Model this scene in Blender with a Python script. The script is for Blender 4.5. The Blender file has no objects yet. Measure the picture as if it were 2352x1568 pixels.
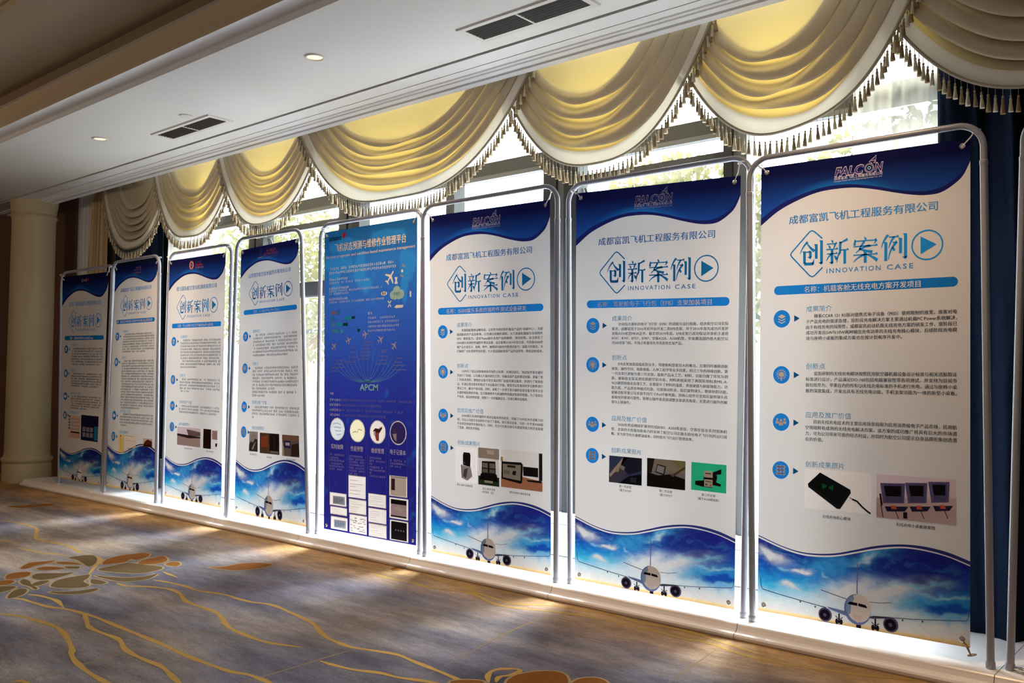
import bpy, math, random
import numpy as np
from mathutils import Vector, Matrix
from mathutils.geometry import tessellate_polygon

scene = bpy.context.scene
COL = scene.collection

# ---------------------------------------------------------------- camera
CAM = Vector((0.0, -3.418, 1.036))
cam_data = bpy.data.cameras.new('camera')
cam_data.sensor_width = 36.0
cam_data.lens = 31.38
cam_data.clip_start = 0.05
cam = bpy.data.objects.new('camera', cam_data)
COL.objects.link(cam)
right = Vector((0.75898, 0.65106, 0.00891))
fwd = Vector((-0.65061, 0.75841, 0.03919))
up = right.cross(fwd).normalized()
fwd = up.cross(right).normalized(); right.normalize()
cam.matrix_world = Matrix(((right.x, up.x, -fwd.x, CAM.x), (right.y, up.y, -fwd.y, CAM.y),
                           (right.z, up.z, -fwd.z, CAM.z), (0, 0, 0, 1)))
scene.camera = cam

# ---------------------------------------------------------------- sky, daylight, room lamps, exposure
SKY = 26.0
world = bpy.data.worlds.new('overcast_sky')
scene.world = world
world.use_nodes = True
bg = world.node_tree.nodes['Background']
bg.inputs['Color'].default_value = (0.9, 0.96, 1.0, 1)
bg.inputs['Strength'].default_value = SKY

def lamp(name, kind, loc, energy, color, rot=(0, 0, 0), **kw):
    d = bpy.data.lights.new(name, kind)
    d.energy = energy
    d.color = color
    for k, v in kw.items():
        setattr(d, k, v)
    o = bpy.data.objects.new(name, d)
    COL.objects.link(o)
    o.location = loc
    o.rotation_euler = rot
    return o

# the window front is a portal for the sky light
portal = lamp('window_portal', 'AREA', (-4.1, 0.62, 1.55), 1.0, (1, 1, 1), (math.radians(-90), 0, 0),
              shape='RECTANGLE', size=6.6, size_y=2.6)
portal.data.cycles.is_portal = True
# hazy sun standing high outside the windows
sun = lamp('hazy_sun', 'SUN', (-4, 8, 9), 42.0, (1.0, 0.985, 0.96), angle=math.radians(26))
sun.rotation_euler = Vector((0.10, -0.66, -0.74)).to_track_quat('-Z', 'Y').to_euler()
# recessed halogens along the lowered ceiling strip
WARM = (1.0, 0.66, 0.36)
for i, x in enumerate((-6.233, -3.744, -1.25, 1.24)):
    lamp('halogen', 'SPOT', (x, -0.62, 2.66), 155, WARM, spot_size=math.radians(105), spot_blend=0.8, shadow_soft_size=0.04)
# unseen fill lights added in the hall to brighten banner fronts and mouldings
for x, y, e, c in ((-8.0, -3.9, 74, (1.0, 0.76, 0.5)), (-3.6, -6.2, 96, (1.0, 0.92, 0.84)), (1.4, -6.0, 104, (1.0, 0.92, 0.82))):
    lamp('hall_fill', 'POINT', (x, y, 2.35), e, c, shadow_soft_size=0.35)

vs = scene.view_settings
vs.view_transform = 'Standard'
vs.look = 'None'
vs.gamma = 1.0
vs.use_curve_mapping = False
vs.exposure = -0.8

# ---------------------------------------------------------------- materials
def lin(c):
    c = c / 255.0
    return c / 12.92 if c <= 0.04045 else ((c + 0.055) / 1.055) ** 2.4
def rgb(r, g, b):
    return (lin(r), lin(g), lin(b), 1.0)
_mats = {}
def nodes_of(name):
    m = bpy.data.materials.new(name)
    m.use_nodes = True
    nt = m.node_tree
    nt.nodes.clear()
    out = nt.nodes.new('ShaderNodeOutputMaterial')
    return m, nt, out
def solid(name, col, rough=0.5, metal=0.0, spec=0.4, noise=0.0, scale=20.0):
    if name in _mats:
        return _mats[name]
    m, nt, out = nodes_of(name)
    p = nt.nodes.new('ShaderNodeBsdfPrincipled')
    p.inputs['Base Color'].default_value = col
    p.inputs['Roughness'].default_value = rough
    p.inputs['Metallic'].default_value = metal
    p.inputs['Specular IOR Level'].default_value = spec
    if noise:
        tc = nt.nodes.new('ShaderNodeTexCoord')
        n = nt.nodes.new('ShaderNodeTexNoise')
        n.inputs['Scale'].default_value = scale
        n.inputs['Detail'].default_value = 4
        r = nt.nodes.new('ShaderNodeMapRange')
        r.inputs[3].default_value = 1 - noise
        r.inputs[4].default_value = 1 + noise
        mx = nt.nodes.new('ShaderNodeMix'); mx.data_type = 'RGBA'; mx.blend_type = 'MULTIPLY'
        mx.inputs[0].default_value = 1.0
        nt.links.new(tc.outputs['Object'], n.inputs['Vector'])
        nt.links.new(n.outputs['Fac'], r.inputs[0])
        mx.inputs[6].default_value = col
        nt.links.new(r.outputs[0], mx.inputs[7])
        nt.links.new(mx.outputs[2], p.inputs['Base Color'])
    nt.links.new(p.outputs[0], out.inputs[0])
    _mats[name] = m
    return m
def cloth(name, col, back, fac, weave=0.0):
    """thin cloth or printed vinyl: reflects col, lets light through tinted with back"""
    if name in _mats:
        return _mats[name]
    m, nt, out = nodes_of(name)
    d = nt.nodes.new('ShaderNodeBsdfDiffuse'); d.inputs[0].default_value = col
    t = nt.nodes.new('ShaderNodeBsdfTranslucent'); t.inputs[0].default_value = back
    mx = nt.nodes.new('ShaderNodeMixShader'); mx.inputs[0].default_value = fac
    if weave:
        tc = nt.nodes.new('ShaderNodeTexCoord')
        mp = nt.nodes.new('ShaderNodeMapping'); mp.inputs['Scale'].default_value = (60, 60, 9)
        n = nt.nodes.new('ShaderNodeTexNoise'); n.inputs['Scale'].default_value = 1.0; n.inputs['Detail'].default_value = 3
        b = nt.nodes.new('ShaderNodeBump'); b.inputs['Strength'].default_value = weave; b.inputs['Distance'].default_value = 0.004
        nt.links.new(tc.outputs['Object'], mp.inputs[0]); nt.links.new(mp.outputs[0], n.inputs['Vector'])
        nt.links.new(n.outputs['Fac'], b.inputs['Height'])
        nt.links.new(b.outputs[0], d.inputs['Normal'])
    nt.links.new(d.outputs[0], mx.inputs[1]); nt.links.new(t.outputs[0], mx.inputs[2])
    nt.links.new(mx.outputs[0], out.inputs[0])
    _mats[name] = m
    return m
VINYL = 0.078
def ink(r, g, b):
    c = rgb(r, g, b)
    return cloth('print_%d_%d_%d' % (r, g, b), c, c, VINYL)
def ink_painted():
    """printed picture: colours stored per vertex of the print"""
    if 'print_picture' in _mats:
        return _mats['print_picture']
    m, nt, out = nodes_of('print_picture')
    a = nt.nodes.new('ShaderNodeAttribute'); a.attribute_name = 'ink'
    d = nt.nodes.new('ShaderNodeBsdfDiffuse')
    t = nt.nodes.new('ShaderNodeBsdfTranslucent')
    mx = nt.nodes.new('ShaderNodeMixShader'); mx.inputs[0].default_value = VINYL
    nt.links.new(a.outputs['Color'], d.inputs[0]); nt.links.new(a.outputs['Color'], t.inputs[0])
    nt.links.new(d.outputs[0], mx.inputs[1]); nt.links.new(t.outputs[0], mx.inputs[2])
    nt.links.new(mx.outputs[0], out.inputs[0])
    _mats['print_picture'] = m
    return m
def carpet_mat():
    m, nt, out = nodes_of('carpet')
    N, L = nt.nodes.new, nt.links.new
    geo = N('ShaderNodeTexCoord')
    def noise(scale, sx, sy, detail, rot=0.0, rough=0.55):
        mp = N('ShaderNodeMapping'); mp.inputs['Scale'].default_value = (sx, sy, 1); mp.inputs['Rotation'].default_value = (0, 0, rot)
        n = N('ShaderNodeTexNoise'); n.inputs['Scale'].default_value = scale; n.inputs['Detail'].default_value = detail
        n.inputs['Roughness'].default_value = rough
        L(geo.outputs['Object'], mp.inputs[0]); L(mp.outputs[0], n.inputs['Vector'])
        return n.outputs['Fac']
    def ramp(fac, stops):
        r = N('ShaderNodeValToRGB')
        r.color_ramp.elements[0].position = stops[0][0]; r.color_ramp.elements[0].color = stops[0][1]
        r.color_ramp.elements[1].position = stops[-1][0]; r.color_ramp.elements[1].color = stops[-1][1]
        for p, c in stops[1:-1]:
            e = r.color_ramp.elements.new(p); e.color = c
        L(fac, r.inputs[0]); return r.outputs['Color']
    def math_(op, a, b):
        n = N('ShaderNodeMath'); n.operation = op
        for i, v in enumerate((a, b)):
            if isinstance(v, (int, float)): n.inputs[i].default_value = v
            else: L(v, n.inputs[i])
        return n.outputs[0]
    def mix(fac, a, b, mode='MIX'):
        n = N('ShaderNodeMix'); n.data_type = 'RGBA'; n.blend_type = mode
        for i, v in ((0, fac), (6, a), (7, b)):
            if isinstance(v, (int, float, tuple)): n.inputs[i].default_value = v
            else: L(v, n.inputs[i])
        return n.outputs[2]
    sep = N('ShaderNodeSeparateXYZ'); L(geo.outputs['Object'], sep.inputs[0])
    rotd = math.radians(18)
    big = noise(1.1, 0.55, 1.5, 4, rotd)
    blues = ramp(big, [(0.30, rgb(78, 80, 104)), (0.45, rgb(120, 120, 136)), (0.58, rgb(148, 141, 140)), (0.72, rgb(170, 154, 138))])
    # brown carpet zone by the ledge, with warm light mixed into its ochre
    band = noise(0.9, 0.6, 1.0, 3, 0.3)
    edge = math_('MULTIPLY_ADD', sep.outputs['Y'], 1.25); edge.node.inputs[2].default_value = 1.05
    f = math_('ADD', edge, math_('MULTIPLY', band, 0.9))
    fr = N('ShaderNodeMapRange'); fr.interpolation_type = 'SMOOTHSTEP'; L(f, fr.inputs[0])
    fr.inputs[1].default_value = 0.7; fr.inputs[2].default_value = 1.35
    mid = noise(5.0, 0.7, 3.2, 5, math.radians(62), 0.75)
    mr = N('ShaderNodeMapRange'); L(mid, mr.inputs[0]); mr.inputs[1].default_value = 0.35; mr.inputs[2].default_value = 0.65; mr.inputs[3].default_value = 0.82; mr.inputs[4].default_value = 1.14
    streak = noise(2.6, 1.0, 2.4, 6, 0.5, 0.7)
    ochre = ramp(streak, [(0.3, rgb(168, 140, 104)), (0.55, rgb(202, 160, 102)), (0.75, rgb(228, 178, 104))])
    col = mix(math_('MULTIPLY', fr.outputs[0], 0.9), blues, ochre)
    dark = noise(1.6, 0.6, 1.8, 5, rotd, 0.65)
    dr = N('ShaderNodeMapRange'); L(dark, dr.inputs[0]); dr.inputs[1].default_value = 0.35; dr.inputs[2].default_value = 0.7
    dr.inputs[3].default_value = 0.52; dr.inputs[4].default_value = 1.34
    col = mix(1.0, col, dr.outputs[0], 'MULTIPLY')
    col = mix(1.0, col, mr.outputs[0], 'MULTIPLY')
    brush = noise(14, 1.0, 7.0, 6, math.radians(55), 0.85)
    br = N('ShaderNodeMapRange'); L(brush, br.inputs[0]); br.inputs[1].default_value = 0.3; br.inputs[2].default_value = 0.7
    br.inputs[3].default_value = 0.72; br.inputs[4].default_value = 1.26
    col = mix(1.0, col, br.outputs[0], 'MULTIPLY')
    fib = noise(70, 1.0, 4.5, 3, math.radians(50), 0.7)
    fb = N('ShaderNodeMapRange'); L(fib, fb.inputs[0]); fb.inputs[1].default_value = 0.3; fb.inputs[2].default_value = 0.7; fb.inputs[3].default_value = 0.74; fb.inputs[4].default_value = 1.26
    col = mix(1.0, col, fb.outputs[0], 'MULTIPLY')
    p = N('ShaderNodeBsdfPrincipled'); p.inputs['Roughness'].default_value = 0.95; p.inputs['Specular IOR Level'].default_value = 0.1
    L(col, p.inputs['Base Color'])
    fine = noise(260, 1, 1, 3, 0, 0.8)
    fm = N('ShaderNodeMapRange'); L(fine, fm.inputs[0]); fm.inputs[1].default_value = 0.25; fm.inputs[2].default_value = 0.75; fm.inputs[3].default_value = 0.82; fm.inputs[4].default_value = 1.18
    col = mix(1.0, col, fm.outputs[0], 'MULTIPLY'); L(col, p.inputs['Base Color'])
    bp = N('ShaderNodeBump'); bp.inputs['Strength'].default_value = 0.5; bp.inputs['Distance'].default_value = 0.006
    L(math_('ADD', fine, brush), bp.inputs['Height']); L(bp.outputs[0], p.inputs['Normal'])
    L(p.outputs[0], out.inputs[0])
    return m
def glass_mat():
    m, nt, out = nodes_of('window_glass')
    t = nt.nodes.new('ShaderNodeBsdfTransparent'); t.inputs[0].default_value = (0.93, 0.96, 0.96, 1)
    g = nt.nodes.new('ShaderNodeBsdfGlossy'); g.inputs['Roughness'].default_value = 0.02
    mx = nt.nodes.new('ShaderNodeMixShader'); mx.inputs[0].default_value = 0.05
    nt.links.new(t.outputs[0], mx.inputs[1]); nt.links.new(g.outputs[0], mx.inputs[2]); nt.links.new(mx.outputs[0], out.inputs[0])
    return m
def sheer_mat():
    m, nt, out = nodes_of('sheer_voile')
    tr = nt.nodes.new('ShaderNodeBsdfTransparent')
    d = nt.nodes.new('ShaderNodeBsdfDiffuse'); d.inputs[0].default_value = rgb(196, 194, 184)
    t = nt.nodes.new('ShaderNodeBsdfTranslucent'); t.inputs[0].default_value = rgb(180, 178, 166)
    a = nt.nodes.new('ShaderNodeMixShader'); a.inputs[0].default_value = 0.25
    b = nt.nodes.new('ShaderNodeMixShader'); b.inputs[0].default_value = 0.9
    nt.links.new(d.outputs[0], a.inputs[1]); nt.links.new(t.outputs[0], a.inputs[2])
    nt.links.new(tr.outputs[0], b.inputs[1]); nt.links.new(a.outputs[0], b.inputs[2]); nt.links.new(b.outputs[0], out.inputs[0])
    return m
def emit_mat(name, col, s):
    m, nt, out = nodes_of(name)
    e = nt.nodes.new('ShaderNodeEmission'); e.inputs[0].default_value = col; e.inputs[1].default_value = s
    nt.links.new(e.outputs[0], out.inputs[0]); return m

M_CEIL = solid('ceiling_paint', rgb(226, 222, 216), 0.9, spec=0.1, noise=0.02, scale=3)
M_CORN = solid('cornice_paint', rgb(230, 228, 226), 0.7, spec=0.2, noise=0.015, scale=5)
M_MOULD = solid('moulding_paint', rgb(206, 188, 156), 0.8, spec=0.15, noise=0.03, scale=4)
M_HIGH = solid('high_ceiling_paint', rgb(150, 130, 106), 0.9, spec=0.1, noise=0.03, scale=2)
M_BROWN = solid('brown_wallpaper', rgb(132, 102, 84), 0.85, spec=0.15, noise=0.06, scale=9)
M_CREAMW = solid('cream_wall', rgb(120, 100, 78), 0.85, spec=0.15, noise=0.03, scale=4)
M_STONE = solid('ledge_stone', rgb(247, 244, 246), 0.22, spec=0.5, noise=0.035, scale=6)
M_JOINT = solid('stone_joint', rgb(120, 108, 100), 0.8)
M_PILLAR = solid('pillar_paint', rgb(190, 174, 138), 0.7, spec=0.2, noise=0.03, scale=3)
M_KNEE = solid('white_stone_wall', rgb(238, 236, 232), 0.5, spec=0.3, noise=0.02, scale=5)
M_FRAME = solid('bronze_window_frame', rgb(26, 24, 21), 0.45, metal=0.0, spec=0.4, noise=0.03, scale=8)
M_FRAMEL = solid('grey_window_jamb', rgb(72, 70, 66), 0.4, spec=0.4, noise=0.03, scale=8)
M_GLASS = glass_mat()
M_SHEER = sheer_mat()
M_TUBE = solid('satin_aluminium', rgb(150, 152, 164), 0.32, metal=0.12, noise=0.03, scale=30)
M_STEEL = solid('bright_steel', rgb(220, 220, 222), 0.2, metal=1.0, noise=0.03, scale=60)
M_NAVY = solid('navy_velvet', rgb(18, 27, 42), 0.95, spec=0.05, noise=0.12, scale=25)
M_BEIGE = solid('beige_drape', rgb(176, 152, 112), 0.95, spec=0.05, noise=0.06, scale=30)
M_SWAG = cloth('valance_silk', rgb(190, 174, 146), rgb(240, 203, 106), 0.14, weave=0.35)
M_HEM = cloth('valance_hem_lit', rgb(222, 211, 194), rgb(240, 228, 200), 0.09, weave=0.2)  # same cloth as the swag, coloured lighter to paint the light on the hem
M_CORD = solid('valance_cord', rgb(150, 136, 112), 0.9, noise=0.15, scale=160)
M_TASL = cloth('tassel_cream', rgb(196, 182, 152), rgb(210, 190, 140), 0.12)
M_TASD = cloth('tassel_taupe', rgb(140, 118, 88), rgb(150, 120, 80), 0.08)
M_CARPET = carpet_mat()
M_VINE = solid('carpet_gold_vine', rgb(168, 138, 80), 0.95, spec=0.05, noise=0.12, scale=60)
M_SEAM = solid('carpet_gold_line', rgb(138, 118, 90), 0.95, spec=0.05, noise=0.2, scale=40)
M_RIM = solid('carpet_petal_rim', rgb(150, 134, 102), 0.95, spec=0.05, noise=0.1, scale=60)
M_PETA = solid('carpet_rust_petal', rgb(120, 78, 38), 0.95, spec=0.05, noise=0.14, scale=50)
M_PETB = solid('carpet_olive_petal', rgb(90, 76, 54), 0.95, spec=0.05, noise=0.14, scale=50)
M_VENT = solid('vent_frame_paint', rgb(216, 210, 200), 0.6, noise=0.02, scale=20)
M_SLAT = solid('vent_dark_slat', rgb(60, 54, 47), 0.6, noise=0.05, scale=30)
M_SHADE = solid('vent_shade', rgb(24, 22, 20), 0.9)  # near-black sheet painting the shade behind the slats
M_BULB = emit_mat('halogen_glow', (1.0, 0.8, 0.56, 1), 2.6)
M_TRUNK = solid('bark', rgb(96, 78, 60), 0.9, noise=0.2, scale=12)
M_LEAF = cloth('leaves', rgb(88, 86, 66), rgb(100, 96, 62), 0.45)
M_LAWN = solid('pale_paving', rgb(176, 178, 184), 0.95, noise=0.2, scale=3)
M_FACADE = solid('pale_render', rgb(214, 212, 204), 0.9, noise=0.04, scale=2)

# ---------------------------------------------------------------- helpers
class MB:
    """collects shapes into one mesh"""
    def __init__(self):
        self.v, self.f, self.m, self.mats = [], [], [], []
    def mi(self, mat):
        if mat not in self.mats:
            self.mats.append(mat)
        return self.mats.index(mat)
    def add(self, vs_, fs_, mat):
        o = len(self.v); k = self.mi(mat)
        self.v += [tuple(p) for p in vs_]
        for f in fs_:
            self.f.append([i + o for i in f]); self.m.append(k)
        return self
    def box(self, x0, x1, y0, y1, z0, z1, mat):
        vs_ = [(x, y, z) for x in (x0, x1) for y in (y0, y1) for z in (z0, z1)]
        return self.add(vs_, [(0, 1, 3, 2), (4, 6, 7, 5), (0, 4, 5, 1), (2, 3, 7, 6), (0, 2, 6, 4), (1, 5, 7, 3)], mat)
    def tube(self, pts, r, mat, seg=12, cap=True):
        pts = [Vector(p) for p in pts]
        n = len(pts); vs_, fs_ = [], []
        rr = r if isinstance(r, (list, tuple)) else [r] * n
        t0 = (pts[1] - pts[0]).normalized()
        a = t0.orthogonal().normalized()
        for i, p in enumerate(pts):
            t = (pts[min(i + 1, n - 1)] - pts[max(i - 1, 0)]).normalized()
            a = (a - t * a.dot(t)).normalized()
            b = t.cross(a)
            for j in range(seg):
                w = 2 * math.pi * j / seg
                vs_.append(p + (a * math.cos(w) + b * math.sin(w)) * rr[i])
        for i in range(n - 1):
            for j in range(seg):
                k = (j + 1) % seg
                fs_.append((i * seg + j, i * seg + k, (i + 1) * seg + k, (i + 1) * seg + j))
        if cap:
            fs_.append(tuple(reversed(range(seg)))); fs_.append(tuple((n - 1) * seg + j for j in range(seg)))
        return self.add(vs_, fs_, mat)
    def lathe(self, prof, c, mat, seg=24, axis='z', cap=True):
        vs_, fs_ = [], []
        for r, h in prof:
            for j in range(seg):
                w = 2 * math.pi * j / seg
                x, y = r * math.cos(w), r * math.sin(w)
                vs_.append((c[0] + x, c[1] + y, c[2] + h) if axis == 'z' else (c[0] + x, c[1] - h, c[2] + y))
        for i in range(len(prof) - 1):
            for j in range(seg):
                k = (j + 1) % seg
                fs_.append((i * seg + j, i * seg + k, (i + 1) * seg + k, (i + 1) * seg + j))
        if cap:
            fs_.append(tuple(reversed(range(seg)))); fs_.append(tuple((len(prof) - 1) * seg + j for j in range(seg)))
        return self.add(vs_, fs_, mat)
    def grid(self, P, mat):
        """P[i][j] rows of points"""
        h, w = len(P), len(P[0])
        return self.add([p for row in P for p in row],
                        [(i * w + j, i * w + j + 1, (i + 1) * w + j + 1, (i + 1) * w + j) for i in range(h - 1) for j in range(w - 1)], mat)
    def prism(self, prof, x0, x1, mat, mats=None):
        """open profile of (y, z) points swept along x; mats gives one material per strip"""
        n = len(prof)
        vs_ = [(x0, y, z) for y, z in prof] + [(x1, y, z) for y, z in prof]
        for i in range(n - 1):
            a, b = prof[i], prof[i + 1]
            self.add([(x0, *a), (x0, *b), (x1, *b), (x1, *a)], [(0, 1, 2, 3)], mats[i] if mats else mat)
        return self
    def build(self, name, parent=None, smooth=None, loc=None):
        me = bpy.data.meshes.new(name)
        base = Vector(loc) if loc is not None else (root_of(parent).location if parent is not None else Vector((0, 0, 0)))
        me.from_pydata([tuple(Vector(p) - base) for p in self.v], [], self.f)
        for m in self.mats:
            me.materials.append(m)
        me.polygons.foreach_set('material_index', self.m)
        if smooth is not None:
            if smooth >= 180:
                me.shade_smooth()
            else:
                me.set_sharp_from_angle(angle=math.radians(smooth)); 
        me.update()
        o = bpy.data.objects.new(name, me)
        COL.objects.link(o)
        if parent is not None:
            o.parent = parent
        elif loc is not None:
            o.location = loc
        return o
def root_of(o):
    while o.parent is not None:
        o = o.parent
    return o
def empty(name, loc):
    o = bpy.data.objects.new(name, None)
    o.empty_display_size = 0.1
    COL.objects.link(o); o.location = loc
    return o
def tag(o, label=None, cat=None, group=None, kind=None):
    for k, v in (('label', label), ('category', cat), ('group', group), ('kind', kind)):
        if v:
            o[k] = v
    return o
def structure(o, label=None, cat=None):
    return tag(o, label, cat, kind='structure')

_tcur = bpy.data.curves.new('lettering', 'FONT')
_tobj = bpy.data.objects.new('lettering', _tcur)
COL.objects.link(_tobj)
_tcur.resolution_u = 2
def glyphs(body, bold=0.0, shear=0.0, space=1.0):
    _tcur.body = body; _tcur.size = 1.0; _tcur.offset = bold; _tcur.shear = shear; _tcur.space_character = space
    ev = _tobj.evaluated_get(bpy.context.evaluated_depsgraph_get())
    me = ev.to_mesh()
    n = len(me.vertices)
    a = np.empty(n * 3); me.vertices.foreach_get('co', a)
    fs_ = [tuple(p.vertices) for p in me.polygons]
    ev.to_mesh_clear()
    return a.reshape(-1, 3)[:, :2], fs_
def tess(poly):
    return [tuple(t) for t in tessellate_polygon([[Vector((p[0], p[1], 0)) for p in poly]])]

# ---------------------------------------------------------------- traced plan data: blue banner print (u, v) and carpet pattern (x, y) in metres
P5={'logo': [(0.051, 1.749), (0.166, 1.776)], 'mark': [(0.172, 1.749), (0.168, 1.776), (0.199, 1.783), (0.193, 1.75)], 'title': [(0.108, 1.679), (0.704, 1.709)], 'sub': [(0.016, 1.642), (0.783, 1.651)], 'lines': [(0.054, 1.575, 0.615, 1.571), (0.043, 1.551, 0.633, 1.547), (0.043, 1.491, 0.405, 1.487), (0.044, 1.442, 0.519, 1.437), (0.044, 1.425, 0.224, 1.421), (0.039, 1.375, 0.533, 1.37)], 'heads': [(0.043, 1.511, 0.218, 1.508), (0.044, 1.457, 0.229, 1.455), (0.039, 1.394, 0.219, 1.39), (0.397, 1.294, 0.435, 1.293)], 'list': [(0.397, 1.266, 0.626, 1.265), (0.397, 1.244, 0.658, 1.24), (0.397, 1.217, 0.658, 1.216), (0.397, 1.194, 0.626, 1.19)], 'icons': [(0.585, 1.489), (0.683, 1.516), (0.634, 1.467), (0.639, 1.392), (0.534, 1.399), (0.749, 1.388), (0.58, 1.338), (0.657, 1.321)], 'bars': [(0.076, 1.264, 0.097, 1.287), (0.187, 1.263, 0.25, 1.284), (0.255, 1.265, 0.284, 1.282), (0.076, 1.224, 0.097, 1.252), (0.109, 1.228, 0.167, 1.249), (0.174, 1.228, 0.22, 1.246), (0.074, 1.188, 0.136, 1.21), (0.154, 1.187, 0.174, 1.208), (0.305, 1.189, 0.329, 1.206), (0.117, 1.296, 0.146, 1.325), (0.074, 1.301, 0.102, 1.317)], 'planes': [(0.376, 1.172), (0.227, 1.142), (0.507, 1.14), (0.095, 1.109), (0.62, 1.104)], 'stack': [(0.114, 1.023, 0.18, 1.023), (0.093, 1.002, 0.175, 1.002), (0.072, 0.98, 0.18, 0.98), (0.056, 0.959, 0.129, 0.96), (0.256, 1.097, 0.295, 1.097), (0.239, 1.069, 0.29, 1.069), (0.221, 1.041, 0.302, 1.042), (0.203, 1.014, 0.289, 1.015), (0.354, 1.126, 0.441, 1.126), (0.351, 1.108, 0.436, 1.108), (0.344, 1.087, 0.415, 1.087), (0.335, 1.068, 0.427, 1.068), (0.327, 1.049, 0.406, 1.049), (0.318, 1.029, 0.401, 1.029), (0.512, 1.077, 0.554, 1.077), (0.512, 1.067, 0.56, 1.067), (0.498, 1.044, 0.574, 1.044), (0.484, 1.022, 0.558, 1.023), (0.475, 1.0, 0.568, 1.0), (0.633, 1.03, 0.69, 1.03), (0.621, 1.009, 0.684, 1.009), (0.612, 0.99, 0.717, 0.99), (0.605, 0.966, 0.721, 0.967)], 'fan': [(0.175, 0.983), (0.446, 1.027)], 'apcm': [(0.328, 0.846), (0.485, 0.885)], 'root': [(0.396, 0.894), (0.115, 0.902), (0.677, 0.909), (0.406, 1.006)], 'l2': [(0.056, 0.824, 0.089, 0.825), (0.053, 0.788, 0.789, 0.787), (0.053, 0.759, 0.516, 0.757), (0.053, 0.728, 0.692, 0.727), (0.051, 0.698, 0.549, 0.699)], 'circ': [(0.126, 0.613), (0.308, 0.61), (0.484, 0.61), (0.653, 0.613)], 'cr': [(0.057, 0.61), (0.193, 0.616), (0.125, 0.679), (0.126, 0.547)], 'hd': [(0.068, 0.492, 0.181, 0.523), (0.248, 0.487, 0.36, 0.522), (0.429, 0.487, 0.538, 0.519), (0.589, 0.487, 0.716, 0.522)], 'tx': [(0.054, 0.456, 0.193, 0.46), (0.054, 0.437, 0.14, 0.441), (0.054, 0.422, 0.193, 0.425), (0.054, 0.404, 0.174, 0.406), (0.054, 0.388, 0.191, 0.39), (0.055, 0.371, 0.172, 0.373), (0.235, 0.457, 0.371, 0.46), (0.235, 0.44, 0.371, 0.442), (0.235, 0.424, 0.371, 0.426), (0.235, 0.406, 0.371, 0.409), (0.236, 0.389, 0.371, 0.392), (0.236, 0.372, 0.372, 0.374), (0.236, 0.355, 0.309, 0.357), (0.414, 0.459, 0.518, 0.461), (0.414, 0.441, 0.549, 0.443), (0.414, 0.424, 0.44, 0.424), (0.414, 0.407, 0.528, 0.407), (0.414, 0.39, 0.549, 0.39), (0.414, 0.372, 0.435, 0.374), (0.414, 0.355, 0.549, 0.356), (0.589, 0.456, 0.716, 0.458), (0.589, 0.439, 0.716, 0.44), (0.589, 0.423, 0.679, 0.423)], 'cards': [[(0.053, 0.229), (0.209, 0.232), (0.215, 0.154), (0.058, 0.148)], [(0.059, 0.143), (0.215, 0.148), (0.218, 0.102), (0.064, 0.094)], [(0.065, 0.085), (0.22, 0.092), (0.224, 0.014), (0.069, 0.007)], [(0.227, 0.346), (0.382, 0.348), (0.385, 0.218), (0.23, 0.213)], [(0.231, 0.207), (0.386, 0.211), (0.39, 0.123), (0.235, 0.118)], [(0.236, 0.113), (0.391, 0.119), (0.397, 0.01), (0.241, 0.007)], [(0.403, 0.254), (0.558, 0.257), (0.558, 0.18), (0.405, 0.177)], [(0.405, 0.169), (0.559, 0.175), (0.561, 0.092), (0.407, 0.085)], [(0.407, 0.08), (0.562, 0.088), (0.564, 0.009), (0.411, 0.004)], [(0.582, 0.371), (0.728, 0.373), (0.731, 0.256), (0.583, 0.253)], [(0.583, 0.245), (0.734, 0.251), (0.738, 0.132), (0.586, 0.128)], [(0.586, 0.122), (0.738, 0.124), (0.74, 0.011), (0.589, 0.003)]], 'boxes': [[(0.039, 0.609), (0.053, 0.229)], [(0.207, 0.609), (0.214, 0.232)], [(0.226, 0.61), (0.23, 0.346)], [(0.381, 0.606), (0.383, 0.348)], [(0.399, 0.607), (0.404, 0.254)], [(0.556, 0.607), (0.558, 0.257)], [(0.578, 0.608), (0.582, 0.371)], [(0.722, 0.61), (0.728, 0.373)]]}
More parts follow.
